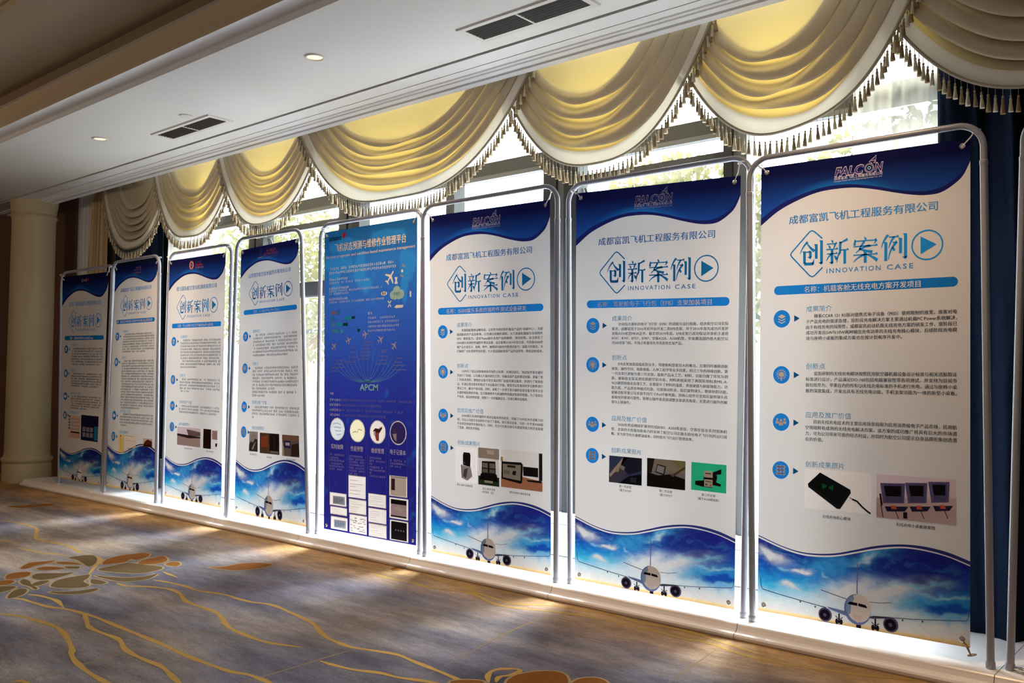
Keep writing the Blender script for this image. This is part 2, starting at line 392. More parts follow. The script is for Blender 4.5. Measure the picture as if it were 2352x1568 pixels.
VINES=[[(-6.804, -0.989), (-6.7, -0.95), (-6.584, -0.926), (-6.447, -0.921), (-6.324, -0.927), (-6.196, -0.963), (-6.061, -1.024), (-5.926, -1.077), (-5.828, -1.089), (-5.708, -1.077), (-5.584, -1.058), (-5.481, -1.058), (-5.343, -1.083), (-5.171, -1.1)], [(-6.015, -1.267), (-5.95, -1.24), (-5.839, -1.235)], [(-5.679, -1.277), (-5.533, -1.263), (-5.383, -1.241), (-5.313, -1.204), (-5.201, -1.186)], [(-4.374, -1.305), (-4.291, -1.304), (-4.248, -1.281), (-4.187, -1.237), (-4.107, -1.204), (-4.029, -1.193), (-3.939, -1.209), (-3.822, -1.252), (-3.739, -1.266), (-3.626, -1.267), (-3.537, -1.269), (-3.443, -1.297), (-3.338, -1.34), (-3.253, -1.366), (-3.154, -1.374), (-3.042, -1.38), (-2.955, -1.366), (-2.837, -1.322)], [(-4.306, -1.153), (-4.238, -1.134), (-4.126, -1.117), (-4.052, -1.111), (-3.947, -1.117), (-3.862, -1.097), (-3.773, -1.074), (-3.671, -1.075), (-3.563, -1.067), (-3.496, -1.041), (-3.413, -1.036), (-3.287, -1.055), (-3.166, -1.073), (-3.06, -1.099), (-2.955, -1.149), (-2.867, -1.18), (-2.766, -1.194), (-2.687, -1.193), (-2.595, -1.163), (-2.504, -1.14), (-2.412, -1.151), (-2.325, -1.161), (-2.24, -1.17), (-2.105, -1.192), (-2.003, -1.222)], [(-4.443, -1.771), (-4.37, -1.741), (-4.239, -1.729), (-4.126, -1.711), (-4.058, -1.683), (-3.949, -1.666), (-3.832, -1.655), (-3.697, -1.655), (-3.54, -1.657), (-3.418, -1.657), (-3.275, -1.659), (-3.131, -1.665), (-3.004, -1.667), (-2.889, -1.664), (-2.787, -1.656), (-2.715, -1.633), (-2.646, -1.631), (-2.591, -1.633), (-2.497, -1.651)], [(-4.457, -1.689), (-4.388, -1.664), (-4.292, -1.65), (-4.213, -1.65), (-4.075, -1.682)], [(-3.928, -1.663), (-3.836, -1.691), (-3.742, -1.727), (-3.679, -1.742), (-3.587, -1.743), (-3.475, -1.736), (-3.403, -1.75), (-3.311, -1.78), (-3.218, -1.792), (-3.129, -1.792), (-3.028, -1.79), (-2.949, -1.804), (-2.86, -1.826), (-2.814, -1.835), (-2.713, -1.865)], [(-4.195, -1.909), (-4.102, -1.872), (-4.008, -1.849), (-3.893, -1.835), (-3.791, -1.83), (-3.684, -1.846), (-3.548, -1.883), (-3.446, -1.916), (-3.394, -1.941), (-3.317, -1.963), (-3.215, -1.981), (-3.11, -1.992), (-2.992, -1.996), (-2.889, -2.006)], [(-4.443, -1.025), (-4.35, -1.034), (-4.26, -1.043)], [(-5.115, -1.075), (-4.97, -1.108), (-4.823, -1.207), (-4.668, -1.308)], [(-3.229, -2.204), (-3.229, -2.181), (-3.187, -2.173), (-3.129, -2.186)], [(-2.656, -1.377), (-2.577, -1.372), (-2.488, -1.357), (-2.399, -1.319), (-2.319, -1.308), (-2.245, -1.281), (-2.18, -1.26), (-2.104, -1.252)], [(-3.658, -0.3), (-3.48, -0.323), (-3.341, -0.307), (-3.196, -0.323), (-3.047, -0.289), (-2.964, -0.272), (-2.835, -0.308), (-2.694, -0.343), (-2.564, -0.311), (-2.436, -0.26), (-2.297, -0.231), (-2.149, -0.222), (-1.961, -0.229)], [(-3.422, -0.128), (-3.268, -0.171), (-3.112, -0.202), (-3.026, -0.207), (-2.864, -0.297), (-2.696, -0.362)], [(-2.969, -0.236), (-2.829, -0.264), (-2.691, -0.285), (-2.614, -0.251), (-2.499, -0.18), (-2.347, -0.161), (-2.215, -0.124)], [(-2.032, -1.118), (-2.059, -1.072), (-2.045, -1.034), (-2.042, -0.99), (-2.062, -0.965), (-2.105, -0.996), (-2.12, -1.035), (-2.098, -1.086), (-2.047, -1.139)], [(-2.086, -0.23), (-1.963, -0.222), (-1.832, -0.236), (-1.714, -0.224), (-1.589, -0.262), (-1.477, -0.274), (-1.378, -0.266), (-1.259, -0.237), (-1.092, -0.186), (-0.888, -0.089), (-0.681, -0.048)], [(-2.26, -0.106), (-2.088, -0.159), (-1.947, -0.138), (-1.804, -0.144), (-1.667, -0.182), (-1.462, -0.232)]]
SEAMS=[[(-3.649, -2.101), (-3.69, -1.866)], [(-3.218, -2.171), (-3.242, -1.995), (-3.264, -1.798), (-3.283, -1.666)], [(-3.311, -1.56), (-3.293, -1.402)], [(-2.664, -1.699), (-2.664, -1.607), (-2.671, -1.233)], [(-3.833, -1.13), (-3.811, -0.646)], [(-3.277, -0.986), (-3.346, -0.546)], [(-2.893, -1.154), (-2.934, -0.737), (-2.931, -0.615)], [(-2.675, -1.428), (-2.675, -1.204)], [(-2.278, -1.134), (-2.406, -0.55), (-2.397, -0.258)], [(-2.628, -0.663), (-2.631, -0.355)], [(-2.133, -0.684), (-2.179, -0.266)], [(-2.263, -1.278), (-2.269, -1.158)], [(-1.595, -0.73), (-1.65, -0.287)], [(-1.326, -0.486), (-1.311, -0.434)]]
PETALS=[[(-5.16, -1.203), (-5.162, -1.12), (-5.121, -1.081), (-5.005, -1.113), (-4.897, -1.174), (-4.845, -1.229), (-4.943, -1.217), (-5.064, -1.196)], [(-4.85, -1.155), (-4.966, -1.077), (-5.007, -0.973), (-4.989, -0.869), (-4.935, -0.848), (-4.865, -0.897), (-4.829, -0.975), (-4.872, -0.988), (-4.819, -1.047), (-4.828, -1.109)], [(-4.73, -1.017), (-4.8, -0.948), (-4.816, -0.879), (-4.819, -0.825), (-4.706, -0.859), (-4.656, -0.92), (-4.666, -0.983)], [(-4.605, -0.926), (-4.639, -0.878), (-4.61, -0.85), (-4.548, -0.872), (-4.517, -0.91), (-4.55, -0.926)], [(-4.739, -1.23), (-4.78, -1.115), (-4.789, -1.046), (-4.7, -1.015), (-4.573, -0.973), (-4.515, -0.995), (-4.493, -1.048), (-4.492, -1.12), (-4.592, -1.189)], [(-4.612, -1.303), (-4.525, -1.267), (-4.444, -1.214), (-4.411, -1.138), (-4.416, -1.072), (-4.347, -1.147), (-4.344, -1.211), (-4.386, -1.273), (-4.487, -1.3)], [(-4.53, -1.362), (-4.53, -1.34), (-4.45, -1.332), (-4.411, -1.339), (-4.404, -1.375), (-4.445, -1.393)], [(-4.526, -1.552), (-4.624, -1.494), (-4.658, -1.437), (-4.66, -1.371), (-4.651, -1.315), (-4.573, -1.357), (-4.524, -1.401), (-4.425, -1.416), (-4.4, -1.456), (-4.441, -1.515)], [(-4.427, -1.602), (-4.381, -1.56), (-4.346, -1.507), (-4.339, -1.44), (-4.316, -1.419), (-4.281, -1.466), (-4.288, -1.532), (-4.348, -1.588)], [(-4.79, -1.538), (-4.864, -1.491), (-4.833, -1.438), (-4.778, -1.387), (-4.763, -1.349), (-4.721, -1.404), (-4.696, -1.472), (-4.71, -1.53)], [(-5.085, -1.479), (-5.169, -1.403), (-5.152, -1.333), (-5.131, -1.287), (-5.094, -1.333), (-5.081, -1.399), (-5.038, -1.46), (-5.042, -1.488)], [(-5.005, -1.429), (-4.998, -1.372), (-4.904, -1.334), (-4.905, -1.394), (-4.949, -1.436)], [(-5.085, -1.298), (-5.041, -1.245), (-4.93, -1.23), (-4.97, -1.268), (-5.027, -1.306)], [(-4.936, -1.313), (-4.885, -1.266), (-4.843, -1.292), (-4.893, -1.324)], [(-4.886, -1.627), (-4.962, -1.583), (-4.962, -1.526), (-4.922, -1.498), (-4.841, -1.539), (-4.829, -1.597), (-4.843, -1.633)], [(-4.829, -1.685), (-4.814, -1.636), (-4.769, -1.629), (-4.721, -1.67), (-4.745, -1.715)], [(-4.748, -1.61), (-4.785, -1.578), (-4.714, -1.578), (-4.643, -1.598), (-4.543, -1.61), (-4.52, -1.629), (-4.6, -1.621), (-4.674, -1.627)], [(-4.64, -1.596), (-4.682, -1.548), (-4.662, -1.507), (-4.612, -1.548), (-4.595, -1.596)], [(-4.697, -1.732), (-4.682, -1.685), (-4.639, -1.67), (-4.593, -1.717), (-4.587, -1.771)], [(-4.462, -1.771), (-4.552, -1.719), (-4.589, -1.672), (-4.548, -1.655), (-4.467, -1.698), (-4.433, -1.743), (-4.429, -1.777)], [(-4.367, -0.806), (-4.323, -0.753), (-4.323, -0.645), (-4.277, -0.564), (-4.191, -0.536), (-4.154, -0.59), (-4.163, -0.675), (-4.206, -0.755), (-4.274, -0.783)], [(-7.467, -0.682), (-7.42, -0.592), (-7.399, -0.459), (-7.342, -0.403), (-7.265, -0.418), (-7.276, -0.54), (-7.323, -0.65)], [(-1.99, -1.109), (-2.025, -1.041), (-2.019, -0.984), (-1.986, -0.926), (-1.945, -0.895), (-1.898, -0.905), (-1.838, -0.972), (-1.814, -1.064), (-1.877, -1.139)], [(-1.825, -0.96), (-1.841, -0.905), (-1.819, -0.865), (-1.784, -0.853), (-1.74, -0.882), (-1.732, -0.971)], [(-2.147, -1.222), (-2.138, -1.188), (-2.097, -1.151), (-2.059, -1.148), (-2.04, -1.212), (-2.09, -1.238)], [(-3.624, -0.18), (-3.643, -0.126), (-3.614, -0.099), (-3.574, -0.112), (-3.559, -0.159), (-3.577, -0.195)], [(-4.208, -0.065), (-4.133, -0.043), (-3.998, -0.045), (-3.894, -0.078), (-3.927, -0.126), (-4.033, -0.124), (-4.13, -0.111)]]

# ---------------------------------------------------------------- setting
XL, XR, YB = -9.95, 3.2, -8.6
Z0 = 2.675          # lowered ceiling strip along the windows
def offset_ribbon(pts, w0, w1, z):
    """flat ribbon along a polyline, smoothed"""
    P = []
    q = [Vector((a, b, 0)) for a, b in pts]
    for i in range(len(q) - 1):
        p0, p1, p2, p3 = q[max(i - 1, 0)], q[i], q[i + 1], q[min(i + 2, len(q) - 1)]
        for s in range(4):
            t = s / 4
            P.append(0.5 * ((2 * p1) + (p2 - p0) * t + (2 * p0 - 5 * p1 + 4 * p2 - p3) * t * t + (3 * p1 - p0 - 3 * p2 + p3) * t ** 3))
    P.append(q[-1])
    n = len(P); vs_, fs_ = [], []
    for i, p in enumerate(P):
        t = (P[min(i + 1, n - 1)] - P[max(i - 1, 0)])
        t = t.normalized() if t.length > 1e-9 else Vector((1, 0, 0))
        nrm = Vector((-t.y, t.x, 0))
        e = min(1.0, min(i, n - 1 - i) / 5.0 + 0.25)
        w = (w0 + (w1 - w0) * (0.5 + 0.5 * math.sin(i * 0.7))) * e
        a, b = p + nrm * w, p - nrm * w
        vs_ += [(a.x, a.y, z), (b.x, b.y, z)]
    for i in range(n - 1):
        fs_.append((2 * i, 2 * i + 1, 2 * i + 3, 2 * i + 2))
    return vs_, fs_
def smooth_poly(pts, k=4):
    q = [Vector((a, b, 0)) for a, b in pts]; n = len(q); out = []
    for i in range(n):
        p0, p1, p2, p3 = q[i - 1], q[i], q[(i + 1) % n], q[(i + 2) % n]
        for s in range(k):
            t = s / k
            out.append(0.5 * ((2 * p1) + (p2 - p0) * t + (2 * p0 - 5 * p1 + 4 * p2 - p3) * t * t + (3 * p1 - p0 - 3 * p2 + p3) * t ** 3))
    return out
fl = MB()
fl.add([(XL, YB, 0), (XR, YB, 0), (XR, 0.6, 0), (XL, 0.6, 0)], [(0, 1, 2, 3)], M_CARPET)
for i, l in enumerate(SEAMS):
    fl.add(*offset_ribbon(l, 0.0045, 0.0045, 0.0003 + .00001 * i), M_SEAM)
for i, l in enumerate(VINES):
    fl.add(*offset_ribbon(l, 0.008, 0.0125, 0.0005 + .00001 * i), M_VINE)
for i, l in enumerate(PETALS):
    sp = smooth_poly(l)
    n = len(sp)
    area = sum(sp[j - 1].x * sp[j].y - sp[j].x * sp[j - 1].y for j in range(n))
    sgn = 1 if area > 0 else -1
    rim = []
    for j in range(n):
        t = (sp[(j + 1) % n] - sp[j - 1]).normalized()
        rim.append(sp[j] + Vector((t.y, -t.x, 0)) * sgn * 0.010)
    fl.add([(p.x, p.y, 0.0008 + .00001 * i) for p in rim], tess([(p.x, p.y) for p in rim]), M_RIM)
    fl.add([(p.x, p.y, 0.0012 + .00001 * i) for p in sp], tess([(p.x, p.y) for p in sp]), M_PETA if i in (1, 2, 3, 10, 11, 12, 14, 15, 20, 21, 22, 23, 24, 25, 26) else M_PETB)
floor = structure(fl.build('floor'))

# ceiling strip, stepped mouldings towards the high hall ceiling, and the high ceiling itself
z = Z0
c = MB()
c.box(XL, XR, -1.0, -0.14, z, z + 0.03, M_CEIL)
ceil = structure(c.build('ceiling'))
c = MB()
prof = [(-0.14, z), (-0.14, z + .012), (-0.124, z + .012), (-0.124, z - .005), (-0.016, z - .005), (-0.016, z + .01), (-0.008, z + .01), (-0.008, z - .005),
        (0.048, z - .005), (0.05, z - .012), (0.06, z - .016), (0.072, z - .012), (0.074, z - .02), (0.112, z - .022), (0.114, z - .008), (0.128, z - .008), (0.13, z - .026),
        (0.175, z - .028), (0.178, z + .25)]
c.prism(prof, XL, XR, M_CORN)
structure(c.build('trim_1'))
c = MB()
arc = [(-1.0 - .06 * (1 - math.cos(a)), z + .041 * math.sin(a)) for a in [math.radians(d) for d in range(0, 91, 15)]]
up1 = [(-1.0015, z + .0005), (-1.0015, z + .022), (-1.004, z + .032), (-1.014, z + .039), (-1.03, z + .042)]
c.prism(up1 + [(-1.098, z + .042)], XL, XR, M_CORN)
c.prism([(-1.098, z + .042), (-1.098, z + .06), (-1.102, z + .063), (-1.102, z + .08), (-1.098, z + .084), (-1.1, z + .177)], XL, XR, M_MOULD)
c.prism([(-1.1, z + .177), (-1.123, z + .177)], XL, XR, M_CORN)
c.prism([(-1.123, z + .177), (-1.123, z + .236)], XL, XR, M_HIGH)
structure(c.build('trim_2'))
c = MB()
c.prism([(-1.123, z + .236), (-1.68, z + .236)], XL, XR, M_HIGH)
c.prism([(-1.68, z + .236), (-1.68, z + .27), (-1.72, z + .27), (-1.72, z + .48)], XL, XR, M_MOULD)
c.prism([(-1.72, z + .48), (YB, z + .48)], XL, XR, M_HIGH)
structure(c.build('high_ceiling'))

# outer shell: window wall pieces, end walls, back wall
w = MB()
w.box(XL, -7.35, 0.5, 0.62, 0, 2.95, M_BROWN)
structure(w.build('wall_north_west'))
w = MB()
w.box(-0.92, XR, 0.5, 0.62, 0, 2.95, M_BROWN)
structure(w.build('wall_north_east'))
w = MB(); w.box(XL - .1, XL, YB, 0.62, 0, 3.3, M_BROWN); structure(w.build('wall_west'))
w = MB(); w.box(XR, XR + .1, YB, 0.62, 0, 3.3, M_CREAMW); structure(w.build('wall_east'))
w = MB(); w.box(XL, XR, YB - .1, YB, 0, 3.3, M_CREAMW); structure(w.build('wall_south'))
w = MB()
w.box(-7.35, -0.92, 0.46, 0.6, 0, 0.301, M_KNEE)
w.box(-7.35, -0.92, 0.455, 0.4605, 0.066, 0.07, M_JOINT)
w.box(-7.35, -0.92, 0.456, 0.4605, 0.236, 0.238, M_JOINT)
structure(w.build('wall_under_windows'))
w = MB(); w.box(XL, XR, 0.178, 0.62, z + .25, z + .3, M_CORN); structure(w.build('curtain_recess_ceiling'))
w = MB(); w.box(-7.35, -0.92, 0.5, 0.6, 2.88, 2.95, M_KNEE); structure(w.build('window_lintel'))

# white fluted casing on the wall at the far end
t = MB()
for k in range(5):
    t.box(-9.02 + k * .074, -9.02 + k * .074 + .058, 0.47 - (0.012 if k in (0, 4) else 0), 0.5, 0, 2.9, M_CORN)
t.box(-9.02, -8.668, 0.486, 0.5, 0, 2.9, M_CORN)
structure(t.build('trim_3'))

# stone ledge under the windows, made of slabs with a moulded front edge
lp = [(-0.112, 0.0), (-0.118, 0.008), (-0.12, 0.016), (-0.116, 0.023), (-0.106, 0.027), (-0.1, 0.0275), (-0.094, 0.034), (-0.088, 0.047), (-0.086, 0.054), (-0.082, 0.058), (0.46, 0.058)]
ll = MB()
xs = [-8.75, -7.34, -6.44, -5.5, -4.56, -3.57, -2.6, -1.66, -0.735, 0.3, 1.3, 2.3, XR]
for a, b in zip(xs[:-1], xs[1:]):
    ll.prism(lp, a + .0012, b - .0012, M_STONE)
ll.box(-8.748, XR, -0.104, 0.46, 0, 0.02, M_JOINT)
ll.box(-8.748, XR, -0.079, 0.46, 0.02, 0.0565, M_JOINT)
structure(ll.build('window_ledge'))

# round pillar
p = MB()
p.lathe([(0.212, 0), (0.212, 0.165), (0.205, 0.18), (0.214, 0.188), (0.222, 0.2), (0.224, 0.212), (0.22, 0.226), (0.205, 0.236), (0.198, 0.262), (0.196, 0.3),
         (0.194, 1.4), (0.19, 2.46), (0.192, 2.5), (0.198, 2.512), (0.206, 2.524), (0.2, 2.538), (0.194, 2.545), (0.2, 2.6), (0.21, 2.66), (0.212, 2.70)], (-9.085, 0.07, 0), M_PILLAR, seg=64)
structure(p.build('pillar', smooth=40))

# ---------------------------------------------------------------- windows
T1, T2, T3 = (2.216, 2.306), (2.094, 2.136), (1.596, 1.703)
posts = [(-7.35, -7.27), (-6.04, -5.85), (-4.94, -4.72), (-3.89, -3.82), (-3.12, -2.88), (-2.01, -1.89), (-1.0, -0.92)]
for i, (a, b) in enumerate(posts):
    q = MB()
    if b - a > .1:
        q.box(a, a + (b - a) * .38, 0.475, 0.57, 0.301, 2.88, M_FRAME)
        q.box(a + (b - a) * .38, a + (b - a) * .6, 0.49, 0.56, 0.301, 2.88, M_FRAMEL)
        q.box(a + (b - a) * .6, b, 0.475, 0.57, 0.301, 2.88, M_FRAMEL if i == 5 else M_FRAME)
    else:
        q.box(a, b, 0.475, 0.57, 0.301, 2.88, M_FRAME)
    structure(q.build('trim_%d' % (i + 4)))
for i in range(6):
    a, b = posts[i][1], posts[i + 1][0]
    wroot = empty('window_%d' % (i + 1), ((a + b) / 2, 0.52, 0.301))
    structure(wroot)
    g = MB(); g.box(a, b, 0.523, 0.527, 0.301, 2.88, M_GLASS); g.build('pane', wroot)
    q = MB(); q.box(a, b, 0.485, 0.56, *T1, M_FRAME); q.box(a, b, 0.478, 0.5, T1[0] - .012, T1[0] + .012, M_FRAMEL); q.build('transom', wroot)
    if i in (1, 4):
        q = MB(); q.box(a, b, 0.5, 0.55, *T2, M_FRAME); q.build('transom', wroot)
        q = MB(); q.box(a, b, 0.485, 0.56, *T3, M_FRAME); q.box(a, b, 0.478, 0.49, T3[0] - .006, T3[0] + .006, M_FRAMEL); q.build('transom', wroot)
        q = MB()
        for s, x in ((1, a + .012), (-1, b - .012)):
            q.tube([(x, 0.53, T2[0] - .02), (x + s * .03, 0.6, T2[0] - .2), (x + s * .05, .66, T2[0] - .38)], 0.007, M_FRAMEL, 8)
        q.tube([(a + .012, .5, 1.93), (a + .03, .53, 1.99)], .009, M_FRAMEL, 8)
        q.build('window_stay', wroot)
    q = MB(); q.box(a, b, 0.5, 0.56, 0.301, 0.335, M_KNEE); q.build('bottom_rail', wroot)

# outside
q = MB(); q.box(-60, 40, 0.65, 70, -0.5, -0.35, M_LAWN); structure(q.build('ground_outside'))
def tree(loc, h, r, seed, label):
    rnd = random.Random(seed)
    root = empty('tree', loc)
    tag(root, label, 'tree', 'trees outside the windows')
    x, y, z_ = loc
    t = MB(); t.tube([(x, y, z_), (x + .05, y, z_ + h * .3), (x - .04, y + .05, z_ + h * .6)], [.13, .1, .06], M_TRUNK, 10)
    for k in range(5):
        a = k * 1.3; t.tube([(x, y, z_ + h * (.35 + .05 * k)), (x + math.cos(a) * r * .5, y + math.sin(a) * r * .5, z_ + h * (.55 + .06 * k))], [.05, .02], M_TRUNK, 6)
    t.build('trunk', root)
    c_ = MB()
    for k in range(5200):
        while True:
            d = Vector((rnd.uniform(-1, 1), rnd.uniform(-1, 1), rnd.uniform(-1, 1)))
            if d.length < 1: break
        q_ = Vector((x, y, z_ + h * .68)) + Vector((d.x * r, d.y * r, d.z * h * .34))
        n1 = Vector((rnd.uniform(-1, 1), rnd.uniform(-1, 1), rnd.uniform(-1, 1))).normalized()
        n2 = n1.orthogonal().normalized(); s = rnd.uniform(.05, .10)
        c_.add([q_ + n1 * s, q_ + n2 * s * .5, q_ - n1 * s, q_ - n2 * s * .5], [(0, 1, 2, 3)], M_LEAF)
    c_.build('foliage', root)
tree((-15.6, 8.0, -0.35), 4.8, 2.3, 1, 'yellow-green tree outside the glass behind the solid blue banner')
tree((-6.9, 8.8, -0.35), 4.75, 1.75, 2, 'pale green tree outside the glass behind the second nearest banner')
tree((-3.1, 8.0, -0.35), 4.6, 1.9, 3, 'washed-out tree outside the glass next to the near white sheer curtain')
q = MB(); q.box(-26, 12, 16, 20, -0.35, 5.5, M_FACADE); structure(q.build('building_wall_outside'))

# ---------------------------------------------------------------- curtains
def drape(name, x0, x1, y, z0, z1, amp, folds, mat, label, seed, lean=0.0):
    rnd = random.Random(seed)
    ph = [rnd.uniform(-.5, .5) for _ in range(40)]
    n = int(folds * 14); rows = 14
    P = []
    for r in range(rows + 1):
        v = r / rows; row = []
        for i in range(n + 1):
            u = i / n
            k = u * folds
            wob = 0.25 * math.sin(k * 2.1 + ph[int(k) % 40] + v * 1.5) + .18 * math.sin(k * .9 + v * 3)
            yy = y + amp * (math.sin(2 * math.pi * (k + wob)) * (.7 + .3 * math.sin(k * 3 + 1)) + .25 * math.sin(4 * math.pi * k + v * 4))
            xx = x0 + (x1 - x0) * u + .2 * amp * math.cos(2 * math.pi * k) + lean * (v - 1) * (1 - u)
            row.append((xx, yy, z0 + (z1 - z0) * v))
        P.append(row)
    m = MB(); m.grid(P, mat)
    o = m.build(name, loc=((x0 + x1) / 2, y, z0), smooth=180)
    tag(o, label, 'curtain')
    return o
drape('velvet_curtain', -8.1, -7.22, 0.415, 0.06, 2.8, 0.03, 8, M_NAVY, 'dark navy velvet curtain behind the second stand from the round pillar', 3)
drape('velvet_curtain', -1.04, 0.75, 0.405, 0.06, 2.8, 0.038, 13, M_NAVY, 'dark navy velvet curtain beside the nearest banner, opposite end from the pillar', 5)
drape('sheer_curtain', -7.2, -6.5, 0.435, 0.06, 2.8, 0.016, 9, M_SHEER, 'white sheer curtain hanging next to the far dark curtain', 7)
drape('sheer_curtain', -1.38, -0.98, 0.435, 0.06, 2.8, 0.014, 5, M_SHEER, 'white sheer curtain hanging behind the top of the nearest banner', 9)
drape('side_drape', -8.66, -8.3, 0.43, 0.06, 2.8, 0.02, 4, M_BEIGE, 'beige drape hanging between white casing and the far navy curtain', 11, lean=0.2)

# ---------------------------------------------------------------- swagged valance
def tassel_mesh(name, skirt):
    m = MB()
    m.tube([(0, 0, 0.004), (0, 0, -.034)], .0011, M_CORD, 5)
    m.lathe([(.0005, -.027), (.0035, -.029), (.0048, -.033), (.0035, -.037), (.002, -.039)], (0, 0, 0), M_CORD, 8)
    m.lathe([(.002, -.038), (.005, -.041), (.0056, -.047), (.0046, -.052), (.007, -.068), (.0092, -.088), (.0096, -.094), (.0085, -.094), (.003, -.089)], (0, 0, 0), skirt, 9)
    o = m.build(name, smooth=180)
    me = o.data
    bpy.data.objects.remove(o)
    return me
TAS = [tassel_mesh('tassel', M_TASL), tassel_mesh('tassel', M_TASD)]
def catmull(K, n):
    out = []
    for i in range(len(K) - 1):
        p0, p1, p2, p3 = K[max(i - 1, 0)], K[i], K[i + 1], K[min(i + 2, len(K) - 1)]
        for s in range(n):
            t = s / n
            out.append(tuple(0.5 * (2 * b + (c_ - a) * t + (2 * a - 5 * b + 4 * c_ - d) * t * t + (3 * b - a - 3 * c_ + d) * t ** 3) for a, b, c_, d in zip(p0, p1, p2, p3)))
    out.append(tuple(K[-1]))
    return out
ZT = 2.74
def swag(j0, j1, y, label, seed, sag=0.625, over=0.14, gather=0.30, p=2.55, first=0.40, nt=None, N=5, side=1.0):
    rnd = random.Random(seed)
    xl, xr = j0 - over, j1 + over
    W = xr - xl
    dw = (0.9 - first) / N
    K = [(0.0, 0.012, 0), (first * .5, 0.006, 0), (first * .93, -.002, 0)]
    for k in range(N):
        w0 = first + dw * k
        big = 0.42 * rnd.uniform(.7, 1.3)
        K += [(w0 + dw * .12, -.020, 1), (w0 + dw * (.14 + big), -.026, 2), (w0 + dw * (.2 + big), -.016, 2), (w0 + dw * .12, -.004, 1), (w0 + dw * .02, .003, 1), (w0 + dw * .3, .004, 1), (w0 + dw * .8, .0, 1)]
    K += [(.90, -.016, 1), (.93, -.022, 1), (1.0, -.018, 1)]
    path = catmull(K, 3)
    NU = 56
    wav = [(rnd.uniform(-1, 1), rnd.uniform(1.2, 3.2), rnd.uniform(0, 6)) for _ in range(4)]
    def sm(a, b, x):
        t = max(0.0, min(1.0, (x - a) / (b - a))); return t * t * (3 - 2 * t)
    def pos(u, w, yy, ov=1.0):
        w = min(w + max(0.0, ov - 1.0) * dw * (.40 * sm(.52, .86, u) + .22 * sm(.26, .06, u)), max(w, .925))
        g = max(0.0, min(1.0, (w - first) / (1 - first)))
        gl, gr = gather * (1 - g) * side, gather * (1 - g) * (2 - side)
        jit = sum(a * math.sin(f_ * (w * 9 + u * 5) + h) for a, f_, h in wav) * .013
        a, b = xl + gl, xr - gr
        uu = u + jit * math.sin(math.pi * u)
        s = abs(2 * uu - 1)
        x = a + (b - a) * uu
        fullness = math.sin(math.pi * min(max(u, 0), 1)) ** .5
        pp = p - .35 * (1 - g)
        zz = ZT - sag * w * (1 - s ** pp) - jit * .5 * fullness
        return (x, y + yy * (.35 + .65 * fullness) - .012 * fullness * g, zz)
    root = empty('valance_swag', ((j0 + j1) / 2, y, ZT))
    tag(root, label, 'swag', 'swags of the window valance')
    m = MB()
    us = [0.5 - 0.5 * math.cos(math.pi * i / NU) * (0.35 * abs(math.cos(math.pi * i / NU)) + .65) for i in range(NU + 1)]
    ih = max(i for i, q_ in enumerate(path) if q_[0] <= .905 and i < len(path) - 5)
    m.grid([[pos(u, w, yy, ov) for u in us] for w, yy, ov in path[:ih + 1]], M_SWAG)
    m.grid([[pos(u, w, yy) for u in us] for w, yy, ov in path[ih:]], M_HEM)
    m.build('drapery', root, smooth=180)
    hem = [Vector(pos(i / 240, 1.0, -.018)) for i in range(241)]
    m = MB(); m.tube([h + Vector((0, -.003, -.002)) for h in hem], .0068, M_CORD, 8)
    m.build('cord_trim', root, smooth=180)
    L = [0.0]
    for a, b in zip(hem[:-1], hem[1:]): L.append(L[-1] + (b - a).length)
    n = nt or min(99, int(L[-1] / .0262))
    k = 0
    for i in range(n):
        s = (i + .5) / n * L[-1]
        while L[k + 1] < s: k += 1
        q_ = hem[k].lerp(hem[k + 1], (s - L[k]) / (L[k + 1] - L[k]))
        o = bpy.data.objects.new('tassel', TAS[i % 2]); COL.objects.link(o)
        o.parent = root
        o.location = q_ + Vector((0, -.004, -.005)) - root.location
        o.rotation_euler = (rnd.uniform(-.05, .05), rnd.uniform(-.06, .06), rnd.uniform(0, 6))
        sc = rnd.uniform(.94, 1.06); o.scale = (sc, sc, sc)
JX = [-8.0, -7.02, -6.0, -4.94, -3.12, -2.07, -1.15, 0.0, 1.1]
swag(JX[0], JX[1], .30, 'dim brown-looking swag in front of the far navy curtain, nearest the pillar', 1)
swag(JX[1], JX[2], .28, 'small yellow swag hanging in front of the far sheer curtain', 2)
swag(JX[2], JX[3], .26, 'small yellow swag between the far sheer curtain swag and the widest swag', 3)
swag(JX[3], JX[4], .235, 'widest yellow swag, hanging above the solid blue banner', 4, gather=.42, p=2.9, N=5, side=.95)
swag(JX[4], JX[5], .26, 'yellow swag next to the widest one, above the dark post', 5, N=4, side=.75)
swag(JX[5], JX[6], .28, 'yellow swag with its fringe just over the two nearest stands', 6, N=4, side=.75)
swag(JX[6], JX[7], .30, 'dark beige swag in front of the near navy curtain', 7, N=4)

